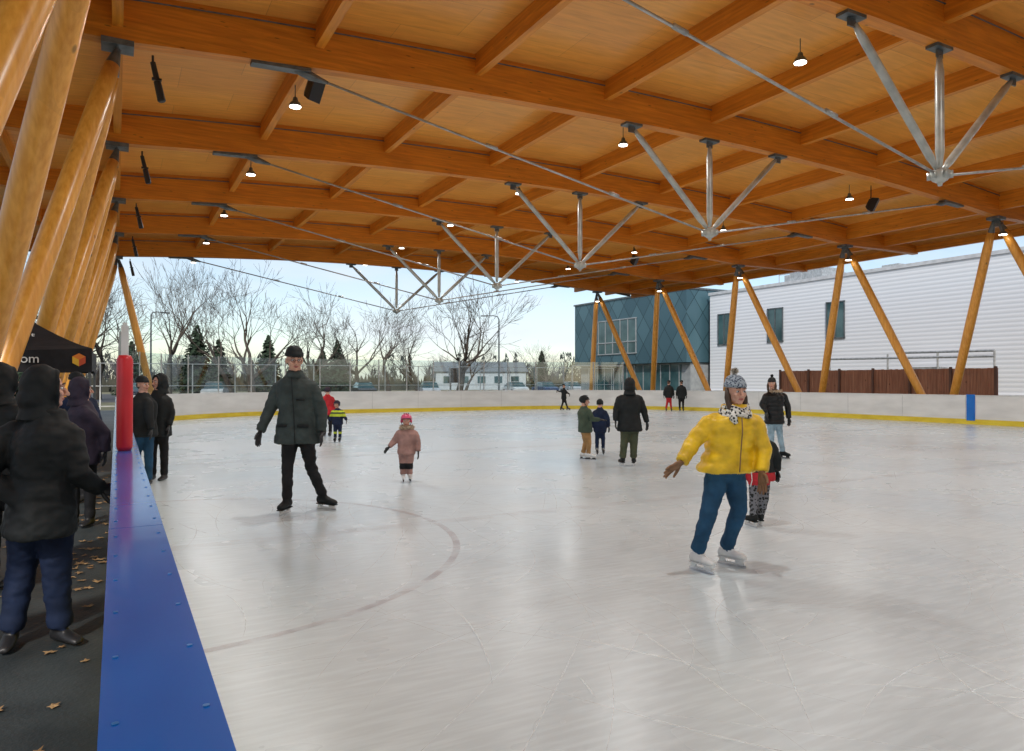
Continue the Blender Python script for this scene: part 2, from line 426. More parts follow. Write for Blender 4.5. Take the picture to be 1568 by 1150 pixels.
for y in YS:
    za = 5.55; A = Vector((13.8, y, za))
    for xt in (11.2, 13.8, 16.4):
        T = Vector((xt, y, zbot(xt) - .06)); d = (T - A).normalized()
        r = .075 if xt != 13.8 else .08
        mbt.tube([A + d * .14, A + d * .30, A + d * .42, T - d * .42, T - d * .28, T - d * .12], [.045, .06, r, r, .06, .045], 14)
        mbn.box((xt, y, zbot(xt) - .03), (.5, .24, .06)); mbn.box((xt, y, zbot(xt) - .12), (.2, .03, .18))
    mbt.tube([A + Vector((0, 0, -.16)), A + Vector((0, 0, -.10)), A + Vector((0, 0, .06)), A + Vector((0, 0, .10))], [.07, .15, .17, .10], 16)
    mbt.tube([A + Vector((0, 0, -.22)), A + Vector((0, 0, -.12))], [.04, .06], 12)
    for k in range(6):
        a = k * math.pi / 3; mbt.box(A + Vector((.17 * math.cos(a), .17 * math.sin(a), -.02)), (.10, .05, .14), 0, Matrix.Rotation(a, 3, 'Z'))
    for xe in (3.3, 24.3):
        E = Vector((xe, y, zbot(xe) - .12))
        mbr.tube([A + Vector((0, 0, -.03)), E], .026, 8)
        D = (E - A)
        for t in (.3, .62):
            P = A + D * t; mbr.tube([P - D.normalized() * .14, P + D.normalized() * .14], .045, 10)
        s_ = 1 if xe < 13 else -1
        mbn.bar((xe - s_ * 1.1, y, zbot(xe - s_ * 1.1) - .02), (xe, y, zbot(xe) - .05), .22, .07)
        mbn.tube([E - Vector((s_ * .3, 0, -.06)), E, E + Vector((s_ * .35, 0, -.07))], [.05, .09, .03], 10)
mbt.obj('king_struts', [M['strut']], pav, True); mbr.obj('tie_rods', [M['steel']], pav, True); mbn.obj('steel_nodes', [M['dsteel']], pav)

# ------------------------------------------------------------------ lamps, speakers
def lamp_mesh():
    mb = MB()
    mb.tube([(0, 0, 0), (0, 0, .02), (0, 0, .09), (0, 0, .12), (0, 0, .19), (0, 0, .21)], [.13, .135, .10, .06, .05, .03], 18, 0)
    mb.tube([(0, 0, .2), (0, 0, .5)], .012, 6, 0)
    mb.tube([(0, 0, -.012), (0, 0, .004)], .12, 18, 1)
    ob = mb.obj('tmp', [M['dsteel'], M['lens']], None, False, False); return ob.data
LM = lamp_mesh()
ld = bpy.data.lights.new('lamp_light', 'AREA'); ld.shape = 'DISK'; ld.size = .24; ld.energy = 118; ld.color = (.98, .99, .97); ld.spread = rad(165)
def lamp(x, y, z, light=True):
    e = empty('ceiling_lamp', (x, y, z)); o = bpy.data.objects.new('housing', LM); COL.objects.link(o); o.parent = e
    if light:
        l = bpy.data.objects.new('bulb', ld); COL.objects.link(l); l.parent = e; l.location = (0, 0, -.03)
for x, dz in ((3.42, .42), (12.4, .35), (22.4, .40)):
    for k in range(-4, 5):
        y = 16.1 + 5.95 * k + (0 if x < 20 else .2)
        lamp(x, y, ztop(x) - .5 - dz + (.2 if x > 4 else 0), k >= -3)
for y in YS[3:]:
    lamp(27.35, y - .35, 6.75, False)
def speaker(x, y, z, s=1):
    e = empty('loudspeaker', (x, y, z), rad(30))
    mb = MB(); R_ = Matrix.Rotation(rad(25), 3, 'X')
    rings = []
    for yy, sx, sz in ((-.14, .15, .23), (-.13, .16, .24), (.05, .14, .2), (.14, .09, .13)):
        rings.append([R_ @ Vector((a * sx, yy, b * sz)) for a, b in ((-1, -1), (1, -1), (1, 1), (-1, 1))])
    mb.loft(rings); mb.box((0, .02, .38), (.03, .03, .5)); mb.box((0, .02, .2), (.36, .03, .03)); mb.obj('cabinet', [M['black']], e)
speaker(3.6, 15.2, 7.72); speaker(21.6, 14.9, 7.35); speaker(21.6, 27.2, 7.35)
for y in YS[4:]:
    e = empty('column_spotlight', (.55, y + .1, 7.3))
    mb = MB(); d = Vector((.12, 0, -.55)).normalized()
    mb.tube([(0, 0, 0.1), (0, 0, -.02)], .02, 8)
    p = Vector((0, 0, -.02))
    mb.tube([p, p + d * .3], [.045, .05], 12); mb.tube([p + d * .32, p + d * .34, p + d * .68, p + d * .7], [.03, .062, .07, .05], 12)
    mb.box(p + d * .3, (.16, .08, .03)); mb.obj('spot_body', [M['black']], e)

# ------------------------------------------------------------------ buildings
def siding(name, c1, c2, per, depth=.012):
    m, nt, b = nmat(name)
    mp = coords(nt, (1, 1, 1))
    wv = N(nt, 'ShaderNodeTexWave'); wv.wave_type = 'BANDS'; wv.bands_direction = 'Z'; wv.wave_profile = 'SIN'
    wv.inputs['Scale'].default_value = 1 / per / 3.18; nt.links.new(mp.outputs[0], wv.inputs['Vector'])
    bp = N(nt, 'ShaderNodeBump'); bp.inputs['Strength'].default_value = .6; bp.inputs['Distance'].default_value = depth
    nt.links.new(wv.outputs['Fac'], bp.inputs['Height']); nt.links.new(bp.outputs[0], b.inputs['Normal'])
    r = ramp(nt, [(0, c1), (.5, c2)]); nt.links.new(wv.outputs['Fac'], r.inputs[0]); nt.links.new(r.outputs[0], b.inputs['Base Color'])
    b.inputs['Roughness'].default_value = .5
    return m
wb = empty('white_arena_building')
mb = MB(); mb.box((62, 8.4, 4.25), (40, 69.6, 8.6)); mb.obj('walls', [siding('white_siding', (.68, .71, .76), (.80, .82, .86), .25)], wb)
mb = MB(); mb.box((41.97, 8.4, 8.58), (.1, 69.8, .22)); mb.box((41.95, 8.4, .4), (.12, 69.7, .9)); mb.obj('trim', [flat('grey_trim', (.6, .62, .65), .5)], wb)
mw = MB(); mf = MB()
for y, wy in ((41.6, 1.3), (36.6, 1.35), (31.6, 1.35)):
    mw.box((41.985, y, 5.65), (.06, wy, 2.35), 0)
    for dy in (-wy / 2, 0, wy / 2): mf.box((41.94, y + dy, 5.65), (.06, .07, 2.45))
    for zz in (4.45, 6.86): mf.box((41.945, y, zz), (.07, wy + .1, .08))
winm = noisy('window_glass', (.02, .06, .07), (.07, .14, .15), (.6, .6, .6), .08, spec=.8)
mw.obj('windows', [winm], wb); mf.obj('window_frames', [M['dsteel']], wb)
mb = MB(); mb.box((47, 37, 9.2), (3.2, 3.4, 1.1)); mb.box((47, 37, 9.9), (2.6, 2.8, .35)); mb.box((46, 30, 9.0), (1.2, 1.2, .8))
for yy in (34.2, 35, 36, 37, 38): mb.tube([(44, yy, 8.6), (44, yy, 9.6)], .03, 6)
mb.bar((44, 34, 9.6), (44, 38, 9.6), .05, .05)
mb.obj('rooftop_unit', [M['steel']], wb)
mb = MB()
for (a, b) in (((40.6, 21, 2.9), (40.6, 31, 3.0)), ((40.6, 21, 3.2), (40.6, 26, 3.25))): mb.tube([a, b], .07, 8)
for yy in (21, 24, 27, 31): mb.tube([(40.6, yy, -.03), (40.6, yy, 3.2)], .06, 8)
mb.box((41.2, 25, 1.2), (.8, 2, 2.4))
mb.obj('pipework', [M['steel']], wb)

tb = empty('teal_clad_building')
def teal():
    m, nt, b = nmat('teal_panels')
    tcn = N(nt, 'ShaderNodeTexCoord'); sx = N(nt, 'ShaderNodeSeparateXYZ'); nt.links.new(tcn.outputs['Object'], sx.inputs[0])
    def mth(op, a, b_=None):
        n = N(nt, 'ShaderNodeMath', operation=op)
        for i, v in enumerate((a, b_)):
            if v is None: continue
            if isinstance(v, (int, float)): n.inputs[i].default_value = v
            else: nt.links.new(v, n.inputs[i])
        return n.outputs[0]
    h = mth('ADD', sx.outputs['X'], sx.outputs['Y'])
    a = mth('ADD', mth('MULTIPLY', h, .55), mth('MULTIPLY', sx.outputs['Z'], .42)); c = mth('SUBTRACT', mth('MULTIPLY', h, .55), mth('MULTIPLY', sx.outputs['Z'], .42))
    la = mth('LESS_THAN', mth('FRACT', a), .045); lc = mth('LESS_THAN', mth('FRACT', c), .045)
    l = mth('MAXIMUM', la, lc)
    cmb = N(nt, 'ShaderNodeCombineXYZ'); nt.links.new(mth('FLOOR', a), cmb.inputs[0]); nt.links.new(mth('FLOOR', c), cmb.inputs[1])
    wn = N(nt, 'ShaderNodeTexWhiteNoise'); nt.links.new(cmb.outputs[0], wn.inputs['Vector'])
    r = ramp(nt, [(0, (.05, .11, .14)), (1, (.085, .17, .205))]); nt.links.new(wn.outputs['Value'], r.inputs[0])
    mx = N(nt, 'ShaderNodeMix', data_type='RGBA'); nt.links.new(l, mx.inputs[0]); nt.links.new(r.outputs[0], mx.inputs[6]); mx.inputs[7].default_value = (.02, .05, .06, 1)
    nt.links.new(mx.outputs[2], b.inputs['Base Color']); b.inputs['Roughness'].default_value = .35; b.inputs['Metallic'].default_value = .2
    return m
mb = MB(); mb.box((50, 51.75, 6.05), (20, 16, 5.9)); mb.obj('upper_walls', [teal()], tb)
mb = MB(); mb.box((50.3, 51.75, 1.5), (19.4, 15.6, 3.15)); mb.obj('ground_floor', [flat('grey_wall', (.32, .34, .35), .6)], tb)
mb = MB(); mb.box((50, 51.75, 9.06), (20.2, 16.2, .14)); mb.obj('parapet', [M['dsteel']], tb)
mw = MB(); mf = MB()
mw.box((39.99, 52.9, 5.6), (.06, 5.6, 3.0))
for k in range(6): mf.box((39.95, 50.1 + k * 1.12, 5.6), (.08, .08, 3.1))
for zz in (4.05, 5.1, 7.15): mf.box((39.945, 52.9, zz), (.09, 5.8, .09))
mw.box((40.58, 51.5, 1.6), (.08, 13, 2.7))
for k in range(12): mf.box((40.53, 45.2 + k * 1.15, 1.6), (.06, .07, 2.8))
mw.obj('windows', [winm], tb); mf.obj('window_frames', [flat('alu', (.45, .47, .48), .4, .4)], tb)

fe = empty('wooden_fence', (33, 22.7, 0))
mb = MB(); fr = MB()
yy = -5.7
while yy < 5.7:
    h = 2.15 + random.uniform(-.01, .01); mb.box((random.uniform(-.006, .006), yy, h / 2), (.03, .135, h)); yy += .145
for p in range(7): fr.box((-.05, -5.7 + p * 1.9, 1.1), (.09, .1, 2.25))
for z in (.4, 1.9): fr.box((.05, 0, z), (.05, 11.4, .1))
mb.obj('planks', [wood('fence_wood', (.32, .14, .09), (.50, .25, .16), 2, .8)], fe); fr.obj('frame', [flat('fence_frame', (.18, .10, .08), .7)], fe)

lh = empty('low_white_building', (58, 118, 0), rad(-20))
mb = MB(); mb.box((0, 0, 1.6), (16, 8, 3.2)); mb.obj('walls', [flat('pale_wall', (.55, .56, .58), .7)], lh)
mb = MB(); mb.loft([[(-8.4, -4.4, 3.2), (-8.4, 4.4, 3.2), (-8.4, 0, 5)], [(8.4, -4.4, 3.2), (8.4, 4.4, 3.2), (8.4, 0, 5)]]); mb.obj('roof', [flat('grey_roof', (.2, .21, .22), .8)], lh)
mb = MB()
for k in range(5): mb.box((-6 + 3 * k, -4.03, 1.8), (1.4, .1, 1.2))
mb.obj('windows', [winm], lh)

pf = empty('park_fence')
mb = MB()
for k in range(24):
    x = -20 + k * 2.4; mb.tube([(x, 47, -.03), (x, 47, 2.6)], .035, 6)
for z in (.15, 1.3, 2.6): mb.tube([(-20, 47, z), (35.2, 47, z)], .022, 6)
mb.obj('posts_and_rails', [M['wpaint']], pf)

gf = empty('goal_frame', (31.5, 44.0, 0), rad(-25))
mb = MB()
for x in (-1.9, 1.9): mb.tube([(x, 0, -.03), (x, 0, 2.7)], .05, 8); mb.tube([(x, 0, 2.7), (x, 1.4, 0)], .035, 8)
mb.tube([(-1.9, 0, 2.7), (1.9, 0, 2.7)], .05, 8); mb.tube([(-1.9, 1.4, .02), (1.9, 1.4, .02)], .035, 8); mb.tube([(-.2, 0, -.03), (-.2, 0, 2.7)], .03, 8)
mb.obj('frame', [M['wpaint']], gf)

def street_lamp(x, y, h, rz):
    e = empty('street_lamp', (x, y, 0), rz)
    mb = MB(); mb.tube([(0, 0, -.1), (0, 0, h - .4), (.15, 0, h - .1), (.6, 0, h), (1.2, 0, h)], [.11, .07, .06, .05, .04], 8); mb.box((1.5, 0, h - .02), (.8, .3, .12)); mb.box((0, 0, .3), (.35, .35, .7))
    mb.obj('pole_and_head', [M['dsteel']], e)
street_lamp(35.0, 66.5, 8.4, rad(150)); street_lamp(3, 80, 8.5, .5)
sg = empty('notice_board', (22.3, 49.5, 0), rad(-20))
mb = MB(); mb.box((0, 0, 2.0), (.9, .08, 1.1)); mb.box((-.3, 0, .7), (.08, .06, 1.5)); mb.box((.3, 0, .7), (.08, .06, 1.5)); mb.obj('panel', [M['black']], sg)

def car(x, y, rz, c):
    e = empty('parked_car', (x, y, 0), rz)
    prof_b = [(-2.2, .35), (-2.25, .75), (-1.6, .92), (1.2, .95), (2.1, .85), (2.25, .6), (2.2, .35)]
    prof_c = [(-1.35, .9), (-.75, 1.42), (.7, 1.48), (1.6, 1.0), (1.7, .9)]
    body = MB(); 
    def ex(prof, w0, w1, mi):
        n = len(prof); zt = max(b for _, b in prof); zb_ = min(b for _, b in prof)
        vs = [(a, (w1 if b > (zt + zb_) / 2 else w0) * sg_, b) for sg_ in (-1, 1) for a, b in prof]
        fs = [tuple(range(n))[::-1], tuple(range(n, 2 * n))] + [(i, (i + 1) % n, n + (i + 1) % n, n + i) for i in range(n)]
        body.add(vs, fs, mi)
    ex(prof_b, .88, .86, 0); ex(prof_c, .80, .64, 1)
    body.box((.0, 0, 1.49), (1.35, 1.22, .04), 0)
    for xx in (-1.35, 1.35):
        for yy in (-.8, .8): body.disc((xx, yy, .33), .33, .22, 2, 16, 'Y'); body.disc((xx, yy * 1.13, .33), .18, .06, 3, 12, 'Y')
    body.obj('body', [flat('car_paint', c, .25), winm, M['black'], M['steel']], e)
for i, (x, y, c) in enumerate(((-6, 66, (.4, .4, .42)), (1.5, 66, (.03, .04, .07)), (7.5, 67, (.6, .6, .6)), (13, 66, (.25, .03, .03)), (21, 68, (.05, .05, .05)), (27, 66, (.5, .52, .55)), (40, 72, (.7, .7, .7)), (44, 72, (.06, .1, .2)), (49, 74, (.6, .6, .62)))):
    car(x, y, rad(80 + random.uniform(-6, 6)), c)

# ------------------------------------------------------------------ trees
bark = noisy('bark', (.045, .035, .028), (.11, .09, .07), (6, 6, 2), .95)
def bare_tree_mesh(h, seed, spread=.55, levels=6, first=.22):
    rnd = random.Random(seed); mb = MB()
    def grow(p, d, L, r, lv):
        nseg = 4 if lv < 2 else 3 if lv < 4 else 2; pts = [p]; rr = [r]; q = p.copy(); dd = d.copy()
        for i in range(nseg):
            dd = (dd + Vector((rnd.gauss(0, .13), rnd.gauss(0, .13), rnd.gauss(.04, .08)))).normalized()
            q = q + dd * L / nseg; pts.append(q.copy()); rr.append(r * (1 - .4 * (i + 1) / nseg))
        mb.tube(pts, rr, 7 if lv == 0 else 5 if lv < 3 else 3, 0, False)
        if lv >= levels: return
        k = (3 if lv < 2 else 2) + (rnd.random() < .45)
        for j in range(k):
            t = rnd.uniform(.4, 1) if j else 1.0
            idx = min(nseg, max(1, int(round(t * nseg)))); base = pts[idx]
            ax = dd.orthogonal().normalized(); ax.rotate(Matrix.Rotation(rnd.uniform(0, 6.28), 3, dd))
            nd = dd.copy(); nd.rotate(Matrix.Rotation(rnd.uniform(.3, .3 + spread) if j else rnd.uniform(0, .3), 3, ax)); nd.z += .10; nd.normalize()
            grow(base, nd, L * rnd.uniform(.68, .88), max(.011, rr[idx] * rnd.uniform(.55, .75)), lv + 1)
    grow(Vector((0, 0, -.1)), Vector((0, 0, 1)), h * first, h * .022, 0)
    mz = max(v[2] for v in mb.v); k = h / mz; mb.v = [(a * k, b * k, c * k) for a, b, c in mb.v]
    return mb.obj('tmp', [bark], None, True, False).data
def place(name, part, me, x, y, s=1, rz=0):
    e = empty(name, (x, y, 0), rz); o = bpy.data.objects.new(part, me); COL.objects.link(o); o.parent = e; o.scale = (s, s, s); return e
T = [bare_tree_mesh(12, 3, .7, 6), bare_tree_mesh(12, 11, .65, 6), bare_tree_mesh(12, 21, .4, 6, .27), bare_tree_mesh(12, 33, .6, 6)]
for i, x, y, top, rz in ((0, 9.7, 61.0, 12.0, 1), (1, 23.7, 52.0, 10.6, 2.2), (2, 3.5, 62.0, 12.0, 0), (3, 21.9, 63.3, 11.0, 4), (2, 7.5, 78.0, 13, 3), (0, 17.6, 77.0, 12.5, 5), (1, 49.9, 81.0, 7, 5),
                         (3, -1.4, 71.5, 13, 1), (1, -4.3, 70.8, 13, 4.5), (3, 34.6, 74.0, 8, 2), (1, 24.5, 82.4, 11, 1.4), (0, 26.4, 67.6, 9, 2.9), (3, 9.3, 70.2, 12, 5.5), (2, 1.4, 79.1, 12, 2)):
    place('bare_tree', 'trunk_and_limbs', T[i], x, y, top / 12, rz)
ndl = noisy('conifer_needles', (.012, .028, .014), (.035, .06, .03), (3, 3, 3), .9)
def conifer(h, r, seed):
    rnd = random.Random(seed); mb = MB(); mb.tube([(0, 0, -.1), (0, 0, h)], [h * .02, .01], 6, 0)
    z = h * .08
    while z < h:
        rr = r * (1 - z / h) ** .8 * rnd.uniform(.8, 1.1); k = int(8 + 14 * (1 - z / h))
        for j in range(k):
            a = rnd.uniform(0, 6.28); L = rr * rnd.uniform(.6, 1.1); c, s = math.cos(a), math.sin(a)
            for q in range(5):
                t0 = L * (.15 + .17 * q); b = Vector((c * t0, s * t0, z - t0 * .25 + rnd.uniform(-.1, .1)))
                for sd_ in (-1, 1):
                    tip = b + Vector((c * .3 - sd_ * s * .28, s * .3 + sd_ * c * .28, rnd.uniform(-.2, .08))) * (.5 + rr * .25)
                    mb.add([b + Vector((0, 0, .12)), tip, b + Vector((c * .12, s * .12, -.12))], [(0, 1, 2)], 1)
        z += h * .035
    return mb.obj('tmp', [bark, ndl], None, False, False).data
C1 = conifer(7, 2.6, 1); C2 = conifer(6, 2.2, 2)
for x, y, s, c in ((6.5, 72, .95, C1), (-6.5, 62, 1.4, C1), (-9, 66, 1.3, C2), (22, 88, .9, C2), (50.8, 84, .8, C1), (26, 96, 1, C1), (1.5, 92, 1.0, C2), (16, 90, 1.0, C1), (11, 95, 1.1, C2)):
    place('spruce_tree', 'crown', c, x, y, s, random.random() * 6)
mb = MB(); rnd = random.Random(5)
for i in range(420):
    x = rnd.uniform(-70, 150); y = 130 + rnd.uniform(0, 40); h = rnd.uniform(3.5, 8.5)
    b = Vector((x, y, 0))
    if rnd.random() < .25:
        for q in range(60):
            z = h * rnd.random(); rr = (1 - z / h) * h * .25; a = rnd.uniform(0, 6.28)
            p = b + Vector((math.cos(a) * rr, math.sin(a) * rr, z)); mb.add([p, p + Vector((rnd.uniform(-.7, .7), 0, -.5)), p + Vector((rnd.uniform(-.5, .5), 0, .6))], [(0, 1, 2)], 1)
    else:
        mb.tube([b, b + Vector((0, 0, h * .5))], [.14, .08], 3, 0, False)
        for q in range(26):
            z = h * rnd.uniform(.2, .6); p = b + Vector((0, 0, z)); d = Vector((rnd.gauss(0, .5), rnd.gauss(0, .5), rnd.uniform(.5, 1))).normalized() * h * .4
            mb.tube([p, p + d * .6, p + d + Vector((rnd.gauss(0, .3), 0, .2))], [.05, .035, .01], 3, 0, False)
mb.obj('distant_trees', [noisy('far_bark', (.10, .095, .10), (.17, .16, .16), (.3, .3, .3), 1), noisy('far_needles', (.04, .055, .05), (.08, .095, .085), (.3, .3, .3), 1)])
mb = MB()
for i in range(2600):
    x = rnd.uniform(-60, 130); y = 118 + rnd.uniform(0, 6); h = rnd.uniform(.6, 3.0)
    mb.add([(x - .5, y, 0), (x + .5, y, 0), (x + rnd.uniform(-.8, .8), y, h)], [(0, 1, 2)], 0)
mb.obj('distant_hedge', [noisy('hedge', (.06, .06, .045), (.12, .11, .08), (.3, .3, .3), 1)])

# ------------------------------------------------------------------ walkway things
leafm = noisy('dry_leaf', (.22, .12, .05), (.42, .27, .13), (9, 9, 9), .8)
mb = MB(); rnd = random.Random(9)
for i in range(150):
    x = -rnd.uniform(.08, 1.5) if i > 60 else -rnd.uniform(.05, .35); y = rnd.uniform(2.0, 16); s = rnd.uniform(.025, .055); a = rnd.uniform(0, 6.28)
    vs = []
    for k, (r_, ang) in enumerate(((1.3, 0), (.55, .5), (1, 1.1), (.5, 1.7), (.9, 2.4), (.5, 3.1), (.9, 3.9), (.5, 4.6), (1, 5.2), (.55, 5.8))):
        vs.append((x + s * r_ * math.cos(a + ang), y + s * r_ * math.sin(a + ang), -.003 + s * .35 * rnd.random() * r_))
    vs.append((x, y, .004)); mb.add(vs, [(k, (k + 1) % 10, 10) for k in range(10)])
mb.obj('fallen_leaves', [leafm])

pt = empty('picnic_table', (-1.75, 7.2, 0), rad(5))
mb = MB()
for k in range(5): mb.box((-.3 + k * .15, 0, .74), (.14, 1.8, .04))
for s_ in (-1, 1):
    for k in range(2): mb.box((s_ * (.62 + k * .15), 0, .44), (.14, 1.8, .04))
    for yy in (-.65, .65):
        mb.bar((s_ * .2, yy, .72), (s_ * .55, yy, 0), .08, .05); 
for yy in (-.65, .65): mb.bar((-.75, yy + .05, .40), (.75, yy + .05, .40), .05, .08)
mb.obj('planks', [flat('weathered_grey', (.14, .15, .16), .7)], pt)

# tent (in the bay nearest the camera, between the column feet)
te = empty('canopy_tent', (-1.58, 14.2, 0))
mb = MB(); ml = MB()
hx, hy, ze, zp, zv = 1.25, 1.4, 2.10, 2.82, 1.74
ring = [(-hx, -hy), (hx, -hy), (hx, hy), (-hx, hy)]
rings = []
for i in range(9):
    t = i / 8; k = 1 - t; z = ze + (zp - ze) * (t ** 1.25)
    rr = []
    for c in range(4):
        a, b = ring[c], ring[(c + 1) % 4]
        for q in range(6):
            f = q / 6; x = a[0] + (b[0] - a[0]) * f; y = a[1] + (b[1] - a[1]) * f
            rr.append((x * max(k, .01), y * max(k, .01), z - .05 * math.sin(math.pi * f) * k))
    rings.append(rr)
mb.loft([[(x, y, zv + .02 * math.sin(i)) for i, (x, y, z) in enumerate(rings[0])]] + rings, 0, False)
mb.obj('canopy', [cloth('black_canvas', (.015, .015, .018), .7)], te)
for x in (-hx + .03, hx - .03):
    for y in (-hy + .03, hy - .03): ml.box((x, y, 1.03), (.04, .04, 2.06))
ml.obj('legs', [M['dsteel']], te)
def text(body, loc, size, parent, mat, rot=(rad(90), 0, 0)):
    cu = bpy.data.curves.new('txt', 'FONT'); cu.body = body; cu.size = size; cu.extrude = .004
    o = bpy.data.objects.new('txt', cu); COL.objects.link(o); bpy.context.view_layer.update()
    me = bpy.data.meshes.new_from_object(o.evaluated_get(bpy.context.evaluated_depsgraph_get())); bpy.data.objects.remove(o)
    me.materials.clear(); me.materials.append(mat)
    o = bpy.data.objects.new('lettering', me); COL.objects.link(o); o.parent = parent; o.location = loc; o.rotation_euler = rot
text('laBoitefruit.com', (-.62, -hy - .02, 1.87), .185, te, M['wpaint'])
text('petitfruit', (-.05, -1.08, 2.28), .15, te, M['wpaint'], (rad(31), 0, 0))
mb = MB()
for a0, c in ((0, 0), (1, 1), (2, 2)):
    a = rad(a0 * 120 + 30); p = [(0, 0)] + [(.10 * math.cos(a + rad(k)), .10 * math.sin(a + rad(k))) for k in (0, 60, 120)]
    mb.add([(1.08 + x, -hy - .025, 1.92 + z) for x, z in p], [(0, 1, 2, 3)], c)
mb.obj('logo', [flat('logo_orange', (.8, .22, .02)), flat('logo_yellow', (.85, .5, .03)), flat('logo_red', (.6, .08, .02))], te)

# ------------------------------------------------------------------ people
def Rz(a): return Matrix.Rotation(a, 3, 'Z')
def ering(c, rx, ry, a, n=22, p=2.4):
    R_ = Rz(a); out = []
    for k in range(n):
        t = 2 * math.pi * k / n; ct, st = math.cos(t), math.sin(t)
        x = rx * math.copysign(abs(ct) ** (2 / p), ct); y = ry * math.copysign(abs(st) ** (2 / p), st)
        out.append(Vector(c) + R_ @ Vector((x, y, 0)))
    return out
def lerp(a, b, t): return a + (b - a) * t
def remesh(mb, voxel, iters=2):
    me = bpy.data.meshes.new('b'); me.from_pydata(mb.v, [], mb.f); me.update()
    o = bpy.data.objects.new('b', me); COL.objects.link(o)
    r = o.modifiers.new('r', 'REMESH'); r.mode = 'VOXEL'; r.voxel_size = voxel
    s = o.modifiers.new('s', 'SMOOTH'); s.factor = .5; s.iterations = iters
    bpy.context.view_layer.update()
    res = bpy.data.meshes.new_from_object(o.evaluated_get(bpy.context.evaluated_depsgraph_get()))
    bpy.data.objects.remove(o)
    tree = BVHTree.FromPolygons([Vector(v) for v in mb.v], mb.f)
    for p in res.polygons:
        hit = tree.find_nearest(p.center)
        p.material_index = mb.m[hit[2]] if hit[2] is not None else 0
        p.use_smooth = True
    return res
def hand(parent, wrist, d, side, s, mat, up=Vector((0, -1, 0)), curl=.5, spread=.12):
    d = Vector(d).normalized(); up = Vector(up); up = (up - d * up.dot(d)).normalized(); w_ = d.cross(up).normalized() * side
    mb = MB(); W = Vector(wrist)
    rings = []
    for t, a, b in ((-.25, .022, .018), (0, .026, .019), (.25, .036, .018), (.6, .043, .016), (.95, .040, .013), (1.05, .034, .009)):
        c = W + d * t * .085 * s
        rings.append([c + (w_ * a * math.cos(q) + up * b * math.sin(q)) * s for q in [2 * math.pi * k / 12 for k in range(12)]])
    mb.loft(rings)
    for i, (off, L) in enumerate(((.031, .068), (.011, .078), (-.011, .072), (-.030, .056))):
        base = W + d * .078 * s + w_ * off * s
        dd = (d + w_ * (off / .03) * spread).normalized(); p = base; pts = [p - dd * .01 * s]; rr = [.0105 * s]
        for k in range(3):
            p = p + dd * L * s * (.45, .32, .25)[k]; pts.append(p); rr.append((.010, .009, .0075)[k] * s)
            dd = (dd + up * curl * (.5, .6, .5)[k]).normalized()
        mb.tube(pts, rr, 8, 0, True, True)
    dd = (d * .6 + w_ * .8 + up * .15).normalized(); p = W + d * .02 * s + w_ * .024 * s; pts = [p]; rr = [.014 * s]
    for k in range(3):
        p = p + dd * s * (.035, .03, .024)[k]; pts.append(p); rr.append((.013, .0115, .009)[k] * s); dd = (dd + d * .35 + up * .1).normalized()
    mb.tube(pts, rr, 8, 0, True, True)
    return mb.obj('hand', [mat], parent, True)
